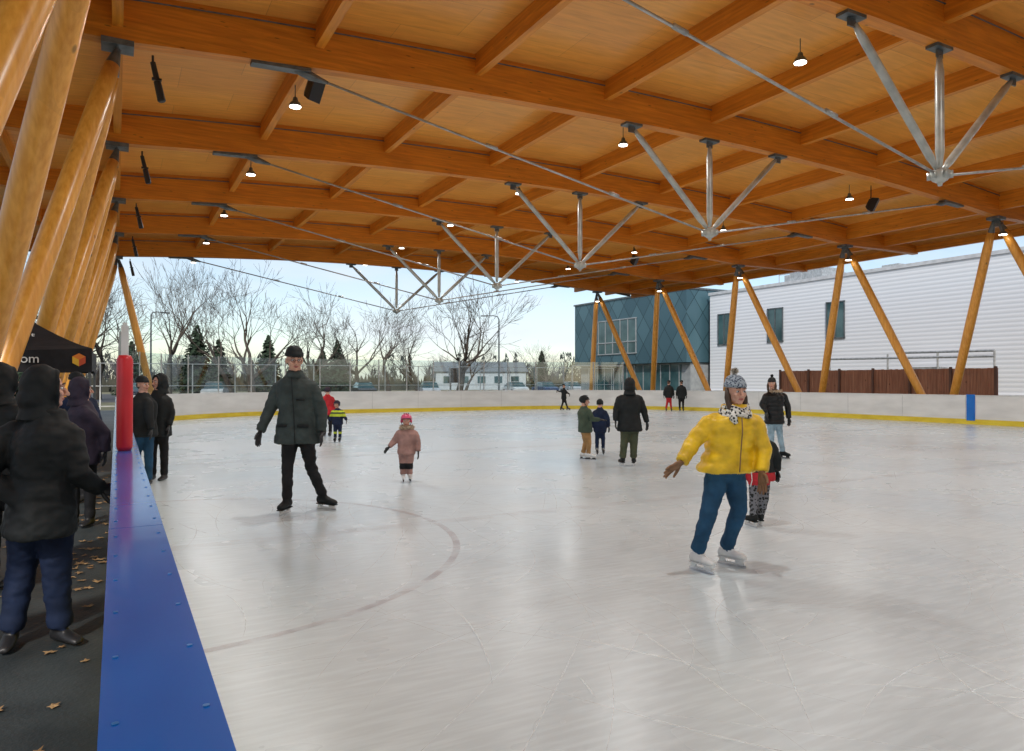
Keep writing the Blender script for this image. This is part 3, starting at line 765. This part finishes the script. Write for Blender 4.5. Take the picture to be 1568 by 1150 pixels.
def make_head(parent, c, hh, face, hat, hatm, skinm=None, extra=None, tilt=0, glasses=False, hairm=None):
    k = hh / .115; e = bpy.data.objects.new('head', None); COL.objects.link(e); e.parent = parent; e.location = c; e.rotation_euler = (tilt, 0, face); e.scale = (k, k, k)
    mb = MB()
    mb.ell((0, .012, .025), (.080, .095, .092), 0, n=20, m=14)
    mb.ell((0, -.02, -.045), (.062, .068, .068), 0, n=18, m=12)
    mb.ell((0, -.058, -.088), (.030, .026, .022), 0)
    mb.tube([(0, .02, -.04), (0, .025, -.17)], [.05, .055], 14, 0)
    mb.tube([(0, -.082, .02), (0, -.104, -.016), (0, -.112, -.03)], [.009, .013, .014], 8, 0, True, True)
    for s in (-1, 1):
        mb.ell((s * .013, -.100, -.034), (.009, .012, .008), 0)
        mb.ell((s * .081, .015, -.008), (.010, .018, .030), 0)
        mb.ell((s * .038, -.062, -.022), (.026, .024, .022), 0)
        mb.tube([(s * .012, -.088, .030), (s * .034, -.086, .034), (s * .055, -.070, .028)], .007, 6, 0, True, True)
    mb.ell((0, -.083, -.060), (.024, .012, .0075), 1)
    me = remesh(mb, .006, 2)
    for m_ in (skinm or M['skin'], M['lip']): me.materials.append(m_)
    o = bpy.data.objects.new('face', me); COL.objects.link(o); o.parent = e
    mb = MB()
    for s in (-1, 1):
        mb.ell((s * .031, -.074, .008), (.014, .012, .010), 0); mb.ell((s * .031, -.083, .008), (.006, .005, .007), 1)
        mb.tube([(s * .016, -.094, .036), (s * .034, -.093, .041), (s * .052, -.080, .034)], .0035, 5, 2)
    mb.obj('eyes', [M['eyew'], M['eyed'], hairm or M['hair']], e, True)
    hm = MB()
    if hat in ('beanie', 'pom'):
        rings = []
        for z, rx, ry in ((.042, .090, .106), (.048, .095, .111), (.076, .094, .110), (.080, .088, .104), (.108, .082, .098), (.134, .064, .078), (.150, .040, .048), (.157, .012, .014)):
            rings.append([Vector((p.x, p.y + .012 - (z - .03) * -.15, z)) for p in ering((0, 0, 0), rx, ry, 0, 28, 2)])
        hm.loft(rings, 0)
        if hat == 'pom':
            rnd = random.Random(3)
            for q in range(420):
                v = Vector((rnd.gauss(0, 1), rnd.gauss(0, 1), rnd.gauss(0, 1))).normalized(); b0 = Vector((0, .03, .185)); t_ = v.orthogonal().normalized() * .006
                hm.add([b0 + v * .008 + t_, b0 + v * .008 - t_, b0 + v * rnd.uniform(.035, .045)], [(0, 1, 2)], 1)
        hm.obj('hat', [hatm, extra or hatm], e, True)
    elif hat == 'helmet':
        hm.ell((0, .015, .045), (.105, .125, .100), 0, n=24, m=16)
        for v_i, v in enumerate(hm.v):
            if v[1] < -.03 and v[2] < .035 and abs(v[0]) < .09: hm.v[v_i] = (v[0], max(v[1], -.108), .036)
        for s in (-1, 1): hm.tube([(s * .095, .0, .02), (s * .085, -.02, -.06), (s * .03, -.05, -.115)], .006, 5, 1); hm.ell((s * .096, .01, -.005), (.016, .04, .04), 0)
        for q in range(3): hm.box((-.04 + .04 * q, -.02, .143), (.012, .10, .012), 1)
        hm.tube([(.095, -.05, .035), (.05, -.105, .045), (0, -.118, .048), (-.05, -.105, .045), (-.095, -.05, .035)], .008, 6, 1)
        hm.obj('helmet', [hatm, M['black']], e, True)
    elif hat == 'hood':
        hb = MB()
        hb.ell((0, .035, .022), (.112, .118, .142), 0, n=24, m=16)
        hb.ell((0, .06, -.06), (.115, .105, .10), 0, n=20, m=12)
        hb.tube([(0, .04, -.08), (0, .04, -.19)], [.095, .13], 20, 0)
        hb.v = [(a, max(b, -.052), c_) for a, b, c_ in hb.v]
        hb.tube([(math.cos(a) * .088, -.052, .01 + math.sin(a) * .108) for a in [2 * math.pi * q / 20 for q in range(21)]], .014, 8, 0)
        me = remesh(hb, .010, 3)
        for v in me.vertices:
            v.co += v.normal * .007 * noise.noise(v.co * 20)
        me.materials.append(hatm); o = bpy.data.objects.new('hood', me); COL.objects.link(o); o.parent = e
    if hat in ('pom', 'longhair'):
        hh_ = MB()
        for s in (-1, 1): hh_.tube([(s * .075, .02, .03), (s * .085, .0, -.05), (s * .08, -.03, -.14), (s * .07, -.06, -.20)], [.022, .028, .024, .01], 8)
        hh_.obj('hair', [hairm or M['hair']], e, True)
    elif hat == 'beanie':
        hh_ = MB(); hh_.ell((0, .045, .0), (.080, .065, .075)); hh_.obj('hair', [hairm or M['hair']], e, True)
    if glasses:
        gm = MB()
        for s in (-1, 1):
            gm.tube([(s * .033 + .021 * math.cos(a), -.100, .006 + .016 * math.sin(a)) for a in [2 * math.pi * q / 12 for q in range(13)]], .0025, 5)
            gm.tube([(s * .054, -.098, .01), (s * .08, .0, .005)], .002, 5)
        gm.tube([(-.012, -.102, .01), (.012, -.102, .01)], .002, 5); gm.obj('glasses', [M['black']], e)
    return e
def fur_ring(parent, c, rx, ry, rt, ang, mat, n=900, L=.035, tiltx=0):
    rnd = random.Random(4); mb = MB(); R_ = Rz(ang)
    for i in range(n):
        a = rnd.uniform(0, 6.28); o = Vector((rx * math.cos(a), ry * math.sin(a), tiltx * math.sin(a))); v = Vector((rnd.gauss(0, 1), rnd.gauss(0, 1), rnd.gauss(0, 1))).normalized()
        t_ = v.orthogonal().normalized() * .006; b = R_ @ o + v * rt * .6
        mb.add([Vector(c) + b + t_, Vector(c) + b - t_, Vector(c) + b + v * (rt * .5 + L * rnd.random())], [(0, 1, 2)])
    mb.tube([Vector(c) + R_ @ Vector((rx * math.cos(a), ry * math.sin(a), tiltx * math.sin(a))) for a in [2 * math.pi * q / 20 for q in range(21)]], rt * .8, 8)
    mb.obj('fur_trim', [mat], parent)

BASE = dict(hip=(0, 0, .50), neck=(0, 0, .83), head=(0, 0, .925), hh=.065, face=0, body=0,
            sh=.098, shz=.772, elL=(-.15, 0, .63), wrL=(-.16, 0, .50), elR=(.15, 0, .63), wrR=(.16, 0, .50),
            knL=(-.055, 0, .285), anL=(-.055, 0), knR=(.055, 0, .285), anR=(.055, 0), toeL=(0, -1), toeR=(0, -1),
            hem=.44, hemw=.115, cw=1.0, aw=1.0, lw=1.0, skate=True, puff=0, vox=.018, wr=.006, hdL=(0, -.1, -1), hdR=(0, -.1, -1))
def figure(name, loc, H, mats, hat, hatm, glove=None, boot=None, rz=-YAW, z0=0.0, **kw):
    P = dict(BASE); P.update(kw); e = empty(name, (loc[0], loc[1], z0), rz)
    V = lambda t: Vector(t) * H
    coat, pants = mats[0], mats[1]; bootm = boot or M['black']; glovem = glove or M['black']
    hip = V(P['hip']); neck = V(P['neck']); B = P['body']; cw = P['cw'] * H
    lift = .07 if P['skate'] else .0
    mb = MB()
    pr = [(P['hip'][2] - .035, .060, .058), (P['hip'][2] + .0, .085, .068), (P['hip'][2] + .06, .085, .066), (P['hip'][2] + .1, .075, .06)]
    mb.loft([ering((hip.x, hip.y, z * H), a * H, b * H, B) for z, a, b in pr], 1)
    lw = P['lw'] * H
    for s, kn, an, toe in ((-1, 'knL', 'anL', 'toeL'), (1, 'knR', 'anR', 'toeR')):
        lat = Vector((s * .043 * abs(math.cos(B)), s * .043 * math.sin(B), 0)) * H
        h0 = hip + lat + Vector((0, 0, -.005 * H)); k0 = V(P[kn]); a0 = Vector((P[an][0] * H, P[an][1] * H, lift + .075 * (H / 1.7)))
        lp = [h0 + Vector((0, 0, .02 * H)), h0.lerp(k0, .3), h0.lerp(k0, .7), k0, k0.lerp(a0, .3), k0.lerp(a0, .55), k0.lerp(a0, .7), k0.lerp(a0, .82), a0 + Vector((0, 0, .012 * H))]
        mb.tube(lp, [.053 * lw, .054 * lw, .045 * lw, .040 * lw, .038 * lw, .036 * lw, .033 * lw, .037 * lw, .034 * lw], 16, 1)
        td = Vector((P[toe][0], P[toe][1], 0)).normalized(); q = H / 1.72 if H > 1.45 else H / 1.5; f0 = Vector((a0.x, a0.y, lift))
        sd_ = Vector((-td.y, td.x, 0))
        rings = []
        for t, wd, ht in ((-.075, .022, .05), (-.062, .036, .085), (-.02, .042, .10), (.04, .043, .085), (.10, .046, .062), (.155, .042, .050), (.185, .028, .035)):
            c = f0 + td * t * q; rings.append([c + sd_ * wd * q * math.cos(x) + Vector((0, 0, (ht * .5 + ht * .5 * math.sin(x)) * q)) for x in [2 * math.pi * k / 14 for k in range(14)]])
        mb.loft(rings, 2)
        top = a0.lerp(k0, .25 if P['skate'] else .08)
        mb.tube([f0 + Vector((0, 0, .03 * q)), a0, top], [.040 * q, .042 * q, .034 * H / 1.7], 14, 2)
    hz = P['hem']; hw = P['hemw']
    zs = [(hz, hw, .095), (hz + .02, hw + .001, .097), (lerp(hz, .60, .5), lerp(hw, .108, .5), .09), (.60, .103, .083), (.66, .110, .087), (.72, .116, .088), (.765, .108, .078), (.795, .085, .064), (.82, .058, .054), (.85, .046, .046)]
    dz = P['neck'][2] - .83
    rings = []
    def cen(z):
        t = (z - P['hip'][2]) / (P['neck'][2] - P['hip'][2]); return (lerp(hip.x, neck.x, t), lerp(hip.y, neck.y, t))
    fine = []
    if P['puff']:
        nn = 70
        for i in range(nn + 1):
            z = lerp(zs[0][0], .80, i / nn)
            for a_, b_ in zip(zs[:-1], zs[1:]):
                if a_[0] <= z <= b_[0] + 1e-6:
                    t = (z - a_[0]) / (b_[0] - a_[0]); f = 1 + P['puff'] * (abs(math.sin((z - hz) / .052 * math.pi)) ** .6 - .6)
                    fine.append((z, lerp(a_[1], b_[1], t) * f, lerp(a_[2], b_[2], t) * f)); break
        fine += zs[8:]
    else: fine = zs
    for z, a, b in fine:
        zz = z if z < .6 else .6 + (z - .6) * ((P['neck'][2] - .6) / .23)
        cx, cy = cen(zz); rings.append(ering((cx, cy, zz * H), a * cw, b * cw, B))
    mb.loft(rings, 0)
    aw = P['aw'] * H
    shz = P['shz'] + dz
    cx, cy = cen(shz)
    for s, el, wr in ((-1, 'elL', 'wrL'), (1, 'elR', 'wrR')):
        off = Vector((s * P['sh'] * P['cw'] * H * max(.25, abs(math.cos(B))), s * P['sh'] * H * math.sin(B) * (1 if math.cos(B) >= 0 else -1), 0))
        S = Vector((cx, cy, shz * H)) + off
        if ('sh' + ('L' if s < 0 else 'R')) in P: S = V(P['sh' + ('L' if s < 0 else 'R')])
        E = V(P[el]); W = V(P[wr])
        pts = [Vector((cx, cy, shz * H + .012 * H)).lerp(S, .40), Vector((cx, cy, shz * H + .012 * H)).lerp(S, .8), S + Vector((0, 0, -.008 * H))]; rr = [.036 * aw, .041 * aw, .043 * aw]
        nsg = 12 if P['puff'] else 3; pa = P['puff'] * .7
        for i in range(1, nsg + 1):
            t = i / nsg; f = 1 + pa * (abs(math.sin(t * math.pi * 2)) ** .6 - .5); pts.append(S.lerp(E, t)); rr.append(lerp(.043, .036, t) * aw * f)
        for i in range(1, nsg + 1):
            t = i / nsg; f = 1 + pa * (abs(math.sin(t * math.pi * 2)) ** .6 - .5); pts.append(E.lerp(W, t)); rr.append(lerp(.036, .028, t) * aw * f)
        mb.tube(pts, rr, 16, 0, True)
    mb.tube([neck + Vector((0, 0, -.01 * H)), V(P['head'])], [.036 * H, .03 * H], 12, 3)
    me = remesh(mb, P['vox'], 2)
    if P['wr']:
        sd0 = Vector((len(name), loc[0], loc[1]))
        nrm = [v.normal.copy() for v in me.vertices]
        for v, n_ in zip(me.vertices, nrm):
            p = v.co
            f = noise.noise(Vector((p.x * 9, p.y * 9, p.z * 16)) + sd0) + .6 * noise.noise(Vector((p.x * 20, p.y * 20, p.z * 34)) + sd0)
            if p.z > .15 * H: v.co = p + n_ * f * P['wr']
    for m_ in (coat, pants, bootm, mats[2] if len(mats) > 2 else M['skin']): me.materials.append(m_)
    if 'zones' in P:
        for slot, (fn, m_) in enumerate(P['zones']):
            me.materials.append(m_)
            for p in me.polygons:
                if fn(p.center / H, p.material_index): p.material_index = 4 + slot
    o = bpy.data.objects.new('clothed_body', me); COL.objects.link(o); o.parent = e
    if P['skate']:
        sk = MB()
        for an, toe in (('anL', 'toeL'), ('anR', 'toeR')):
            td = Vector((P[toe][0], P[toe][1], 0)).normalized(); q = H / 1.72 if H > 1.45 else H / 1.5; a = math.atan2(td.y, td.x); R_ = Rz(a); f0 = Vector((P[an][0] * H, P[an][1] * H, 0))
            bx = lambda cx_, cz_, dx, dy, dz_, mi: sk.box(f0 + R_ @ Vector((cx_ * q, 0, cz_)), (dx * q, dy * q, dz_), mi, R_)
            bx(.055, .068, .25, .06, .012, 1); bx(-.035, .048, .05, .024, .035, 0); bx(.125, .048, .07, .024, .035, 0); bx(.05, .028, .24, .012, .014, 0); bx(.05, .0115, .27, .006, .022, 2)
            for lz, lx in ((.135, .035), (.115, .055), (.10, .078), (.088, .10)): bx(lx + .012, lz + .012, .012, .05, .008, 3)
        sk.obj('skate_blades', [P.get('holder', M['black']), bootm, M['blade'], M['wpaint']], e)
    s = H * .105 / .18
    hs = min(1.0, s)
    hand(e, V(P['wrL']), P['hdL'], P.get('tl', 1), hs * P.get('hsz', 1.05), glovem, P.get('upL', (1, -.3, 0)), P.get('curl', .5), P.get('spread', .12))
    hand(e, V(P['wrR']), P['hdR'], P.get('tr', -1), hs * P.get('hsz', 1.05), glovem, P.get('upR', (-1, -.3, 0)), P.get('curl', .5), P.get('spread', .12))
    make_head(e, V(P['head']), P['hh'] * H, P['face'], hat, hatm, extra=P.get('pom'), tilt=P.get('tilt', 0), glasses=P.get('glasses', False), hairm=P.get('hairm'))
    return e, H

cBlack = cloth('black_nylon', (.013, .016, .017), .68, bump=.25); cPant = cloth('black_trousers', (.012, .012, .014), .75)
cMan = cloth('grey_green_parka', (.045, .060, .058), .7); cJean = cloth('blue_jeans', (.020, .075, .15), .85, bump=.5, bscale=14)
cYel = cloth('yellow_puffer', (.90, .55, .012), .42, bump=.3, bscale=16, spec=.5); cNavy = cloth('navy_trousers', (.010, .020, .055), .8)
cPink = cloth('mauve_snowsuit', (.40, .23, .20), .8); cOlive = cloth('olive_cloth', (.075, .085, .05), .85); cTan = cloth('tan_trousers', (.42, .24, .10), .85)
cGreen = cloth('forest_jacket', (.07, .10, .07), .8); cLight = cloth('light_jeans', (.33, .46, .55), .85); cRed = cloth('red_cloth', (.55, .03, .04), .8)
cWhite = noisy('white_leather', (.70, .70, .70), (.82, .82, .80), (10, 10, 10), .35)
cPurple = cloth('plum_coat', (.04, .03, .05), .75); cHi = cloth('hi_vis', (.55, .65, .05), .7)
fur = noisy('fur', (.30, .20, .12), (.62, .50, .38), (30, 30, 30), .9); furg = noisy('grey_fur', (.40, .36, .30), (.75, .70, .62), (30, 30, 30), .9)
def check_mat(name, a, b, s):
    m, nt, bb = nmat(name); mp = coords(nt, (1, 1, 1)); v = N(nt, 'ShaderNodeTexVoronoi'); v.inputs['Scale'].default_value = s
    nt.links.new(mp.outputs[0], v.inputs['Vector']); r = ramp(nt, [(.40, a), (.5, b)]); nt.links.new(v.outputs['Distance'], r.inputs[0]); nt.links.new(r.outputs[0], bb.inputs['Base Color']); bb.inputs['Roughness'].default_value = .9
    return m
cScarf = check_mat('patterned_scarf', (.02, .02, .02), (.75, .73, .68), 42)
cKnit = check_mat('knit_hat', (.05, .07, .11), (.32, .37, .42), 60)
cPat = check_mat('patterned_leggings', (.012, .012, .012), (.20, .20, .22), 34)
cBrown = noisy('brown_leather', (.16, .08, .035), (.27, .14, .07), (12, 12, 12), .6)
cPinkH = flat('pink_helmet', (.78, .10, .22), .3)

e, H = figure('man_skating', (1.985, 8.85), 2.08, [cMan, cPant], 'beanie', cBlack, boot=cBlack, vox=.014, hip=(-.038, .03, .46), neck=(-.057, .03, .81), head=(-.054, .005, .888), hh=.064, face=rad(28), tilt=rad(6), body=rad(8),
    shL=(-.150, .03, .735), shR=(.040, .03, .738), elL=(-.208, .02, .585), wrL=(-.245, -.02, .475), elR=(.100, .02, .59), wrR=(.112, -.02, .475),
    knL=(-.093, 0, .262), anL=(-.094, 0), knR=(.030, .05, .262), anR=(.078, .14), toeL=(-.1, -1), toeR=(.85, -.5), hem=.405, hemw=.138, cw=1.0, aw=1.0, lw=.86, glasses=True, hairm=M['hair'], wr=.011, hsz=1.15,
    hdL=(-.15, -.15, -1), hdR=(.05, -.2, -1), holder=M['wpaint'])
mb = MB(); f = lambda u, y, v: (u * H, y * H, v * H)
mb.tube([f(-.050, -.062, .79), f(-.046, -.066, .72), f(-.038, -.064, .6), f(-.030, -.068, .46), f(-.028, -.070, .41)], .006, 6)
for x, z in ((-.108, .51), (.012, .51), (.0, .66)):
    mb.box(f(x, -.0535, z), (.13 if z < .6 else .10, .03, .035 if z < .6 else .02), 0)
mb.obj('zip_and_pockets', [cBlack], e, True)
mb = MB(); mb.loft([ering(f(-.055, .015, z), a * H, b * H, 0) for z, a, b in ((.785, .056, .050), (.805, .050, .046), (.822, .046, .043))]); mb.obj('collar', [cMan], e, True)

e, H = figure('woman_in_yellow_jacket', (4.47, 4.49), 1.70, [cYel, cJean], 'pom', cKnit, glove=cBrown, boot=cWhite, vox=.011, pom=furg, hip=(.035, .02, .475), neck=(.066, -.03, .80), head=(.066, -.055, .886), hh=.063, face=rad(15), tilt=rad(2), body=rad(12),
    shL=(-.048, -.02, .735), shR=(.165, -.02, .735), elL=(-.145, -.05, .640), wrL=(-.212, -.10, .548), elR=(.210, -.03, .605), wrR=(.182, -.08, .500),
    knL=(-.062, -.035, .300), anL=(-.113, 0), knR=(.100, .01, .300), anR=(.065, .11), toeL=(.55, -.8), toeR=(.7, -.7), hem=.487, hemw=.132, cw=1.12, aw=1.12, lw=1.06, puff=.09, wr=.007,
    hdL=(-.75, -.15, -.45), hdR=(-.05, -.25, -1), upL=(-.2, -.6, -.8), tl=-1, spread=.3, curl=.25, hsz=1.2, holder=cWhite)
mb = MB()
for i in range(3):
    mb.tube([Vector((.066 * H, -.03 * H, (.785 + .015 * i) * H)) + Vector((math.cos(a) * (.115 - .012 * i), math.sin(a) * (.110 - .01 * i) - .015, .012 * math.sin(3 * a + i) - .02 * (math.sin(a) < -.3))) for a in [2 * math.pi * q / 24 for q in range(25)]], .023, 10)
mb.tube([f(.037, -.105, .79), f(.032, -.118, .76), f(.047, -.12, .735)], [.03, .035, .02], 8)
mb.obj('scarf', [cScarf], e, True)
mb = MB(); mb.tube([f(.072, -.125, .765), f(.074, -.128, .70), f(.070, -.115, .60), f(.066, -.108, .50)], .005, 6); mb.obj('zip', [cBrown], e, True)
mb = MB()
mb.loft([ering(f(.066, -.03, z), a * H, b * H, 0) for z, a, b in ((.79, .072, .066), (.81, .066, .060), (.826, .060, .056))])
mb.obj('collar', [cYel], e, True)
mb = MB(); mb.tube([f(.125, -.10, .50), f(.128, -.102, .46), f(.120, -.10, .43)], .004, 6); mb.obj('drawcord', [M['wpaint']], e)

e, H = figure('toddler_skating', (4.01, 10.75), 1.12, [cPink, cPink], 'helmet', cPinkH, boot=cWhite, hip=(0, 0, .42), neck=(.01, 0, .76), head=(.0, -.01, .865), hh=.085, face=rad(10), vox=.012,
    elL=(-.17, 0, .58), wrL=(-.235, -.05, .50), elR=(.16, 0, .56), wrR=(.175, -.05, .44), knL=(-.05, 0, .25), anL=(-.045, 0), knR=(.045, 0, .25), anR=(.04, .05), hem=.40, hemw=.11, cw=1.15, aw=1.25, lw=1.25, shz=.76, hsz=1.2,
    zones=[(lambda p, m: m == 1 and .19 < p.z < .27, cPant)], toeL=(.2, -1), toeR=(.3, -1), hdL=(-.6, -.3, -.7))
fur_ring(e, f(.005, -.01, .775), .085, .075, .03, 0, fur)

figure('child_skating', (5.04, 18.57), 1.12, [cNavy, cNavy], 'helmet', cPurple, boot=cBlack, hip=(0, 0, .45), neck=(0, 0, .77), head=(-.02, 0, .875), hh=.08, face=rad(-10),
    elL=(-.15, 0, .6), wrL=(-.19, -.05, .5), elR=(.16, 0, .6), wrR=(.22, -.05, .52), cw=1.1, aw=1.15, lw=1.1, hem=.42,
    zones=[(lambda p, m: m == 0 and (.60 < p.z < .66 or .70 < p.z < .74), cHi), (lambda p, m: m == 1 and .2 < p.z < .25, cHi)])
figure('skater_in_red', (5.30, 20.6), 1.42, [cRed, cPant], 'helmet', cPurple, cw=1.0, body=rad(180), face=rad(180), knL=(-.07, 0, .28), knR=(.06, 0, .28))
figure('distant_skater', (21.3, 32.9), 1.42, [cBlack, cPant], 'beanie', cBlack, body=rad(60), face=rad(60), elL=(-.16, 0, .72), wrL=(-.27, 0, .76), elR=(.14, 0, .66), wrR=(.22, 0, .62), knL=(-.04, 0, .28), knR=(.08, 0, .27), anL=(-.1, 0), anR=(.14, 0), toeL=(1, -.3), toeR=(1, -.3), vox=.03)
figure('boy_skating', (8.32, 12.03), 1.34, [cGreen, cTan], 'helmet', cBlack, boot=cWhite, body=rad(60), face=rad(75), hip=(-.01, 0, .47), neck=(-.03, 0, .79), head=(-.02, 0, .885), hh=.072,
    shL=(-.07, .08, .745), shR=(.03, -.09, .745), elL=(.02, .10, .62), wrL=(.13, .08, .60), elR=(.08, -.11, .62), wrR=(.20, -.10, .615), hdL=(1, 0, 0), hdR=(1, 0, -.1), upL=(0, 0, -1), upR=(0, 0, -1),
    knL=(.0, .04, .27), knR=(.04, -.04, .27), anL=(-.04, .05), anR=(.03, -.05), toeL=(1, -.2), toeR=(1, -.3), hem=.42, hemw=.11, cw=1.1, aw=1.05, vox=.016, hsz=1.15)
figure('skater_in_black_coat', (8.46, 10.8), 1.64, [cBlack, cOlive], 'hood', cBlack, boot=cBlack, body=rad(180), face=rad(175), hip=(.0, 0, .49), neck=(0, 0, .83), elL=(-.155, -.01, .64), wrL=(-.165, -.03, .52), elR=(.165, 0, .63), wrR=(.20, 0, .50),
    knL=(-.06, 0, .28), anL=(-.08, 0), knR=(.05, 0, .28), anR=(.045, 0), toeL=(-.2, 1), toeR=(.3, 1), hem=.40, hemw=.13, cw=1.12, aw=1.1, lw=1.15, vox=.016, holder=M['wpaint'])
figure('child_in_navy', (9.15, 12.7), 1.20, [cNavy, cNavy], 'helmet', cBlack, body=rad(150), face=rad(150), cw=1.05, hem=.42, vox=.025)
figure('distant_skater', (25.55, 29.3), 1.62, [cBlack, cRed], 'beanie', cBlack, vox=.03, cw=1.05, knL=(-.05, 0, .28), anL=(-.09, 0), anR=(.08, 0), body=rad(150), face=rad(150))
figure('distant_skater', (26.15, 29.0), 1.62, [cBlack, cPant], 'beanie', cBlack, vox=.03, cw=1.1, hem=.40, body=rad(190), face=rad(190))
figure('child_skating', (6.15, 5.60), 1.22, [cBlack, cPat], 'helmet', cBlack, boot=cBlack, body=rad(170), face=rad(170), hip=(.01, 0, .47), neck=(0, 0, .79), head=(-.02, 0, .885), hh=.075, cw=1.12, aw=1.15, hem=.42, hemw=.12, lw=1.05,
    elR=(.165, 0, .62), wrR=(.17, 0, .5), knL=(-.04, 0, .26), anL=(-.045, 0), knR=(.05, 0, .26), anR=(.04, .06), toeL=(-.3, 1), toeR=(.1, 1), vox=.014, holder=M['wpaint'],
    zones=[(lambda p, m: m in (0, 1) and .38 < p.z < .50 and abs(p.x) < .14, cRed)])
e, H = figure('woman_in_black_puffer', (11.85, 10.37), 1.70, [cloth('shiny_black', (.012, .012, .013), .3), cLight], 'pom', cBlack, pom=cBlack, boot=cBlack, body=rad(-20), face=rad(-25), hip=(.0, 0, .49), neck=(0, 0, .82), head=(-.035, -.02, .905), hh=.060,
    shL=(-.09, 0, .76), shR=(.11, 0, .76), elL=(-.145, 0, .65), wrL=(-.115, -.08, .57), elR=(.165, 0, .63), wrR=(.165, -.03, .49), knL=(-.035, 0, .28), anL=(-.05, 0), knR=(.07, 0, .28), anR=(.11, .02), toeL=(-.3, -1), toeR=(.5, -.9),
    hem=.42, hemw=.115, puff=.10, cw=1.0, aw=1.05, vox=.014, lw=.9)
fur_ring(e, f(.01, .0, .815), .115, .10, .03, 0, fur, 800)
figure('spectator_in_hooded_coat', (-.40, 5.25), 1.68, [cBlack, cNavy], 'hood', cBlack, skate=False, body=rad(130), face=rad(125), hip=(.0, 0, .50), neck=(.02, 0, .83), head=(.02, 0, .920), hh=.066,
    shL=(-.105, -.02, .760), shR=(.10, .0, .760), elL=(-.13, -.10, .62), wrL=(.0, -.10, .53), elR=(.150, -.03, .62), wrR=(.165, .08, .55), knL=(-.068, 0, .28), anL=(-.095, -.02), knR=(.055, 0, .28), anR=(.060, .02), toeL=(.35, -.8), toeR=(.9, -.4),
    hem=.40, hemw=.14, cw=1.2, aw=1.15, lw=1.22, vox=.012, wr=.010, hdR=(.6, .5, -.2), hdL=(.8, .1, -.4))
figure('spectator_in_dark_coat', (-.78, 6.95), 1.72, [cBlack, cPant], 'hood', cBlack, skate=False, body=rad(150), face=rad(150), cw=1.15, aw=1.15, hem=.42, hemw=.13, vox=.018)
figure('spectator_in_plum_coat', (-.33, 9.3), 1.62, [cPurple, cPant], 'hood', cPurple, skate=False, body=rad(120), face=rad(130), cw=1.2, aw=1.2, hem=.42, vox=.018)
figure('spectator_in_dark_coat', (-.45, 11.2), 1.7, [cNavy, cPant], 'beanie', cBlack, skate=False, body=rad(60), face=rad(80), cw=1.1, aw=1.1, vox=.02)
figure('visitor_by_boards', (.36, 12.45), 1.66, [cBlack, cJean], 'beanie', cBlack, skate=False, body=rad(50), face=rad(70), cw=1.1, aw=1.1, vox=.018, hem=.45, shL=(-.07, .05, .76), shR=(.07, -.05, .76), elL=(-.10, .05, .63), elR=(.10, -.08, .63), wrL=(-.04, 0, .55), wrR=(.13, -.1, .52))
figure('visitor_by_boards', (.60, 12.95), 1.70, [cBlack, cPant], 'hood', cBlack, skate=False, body=rad(-20), face=rad(-30), cw=1.05, aw=1.1, vox=.018, hem=.42, shL=(-.08, 0, .76), shR=(.08, 0, .76), elL=(-.11, 0, .63), elR=(.12, 0, .63), wrL=(-.10, -.05, .52), wrR=(.12, -.05, .52))
print('objects', len(bpy.data.objects))
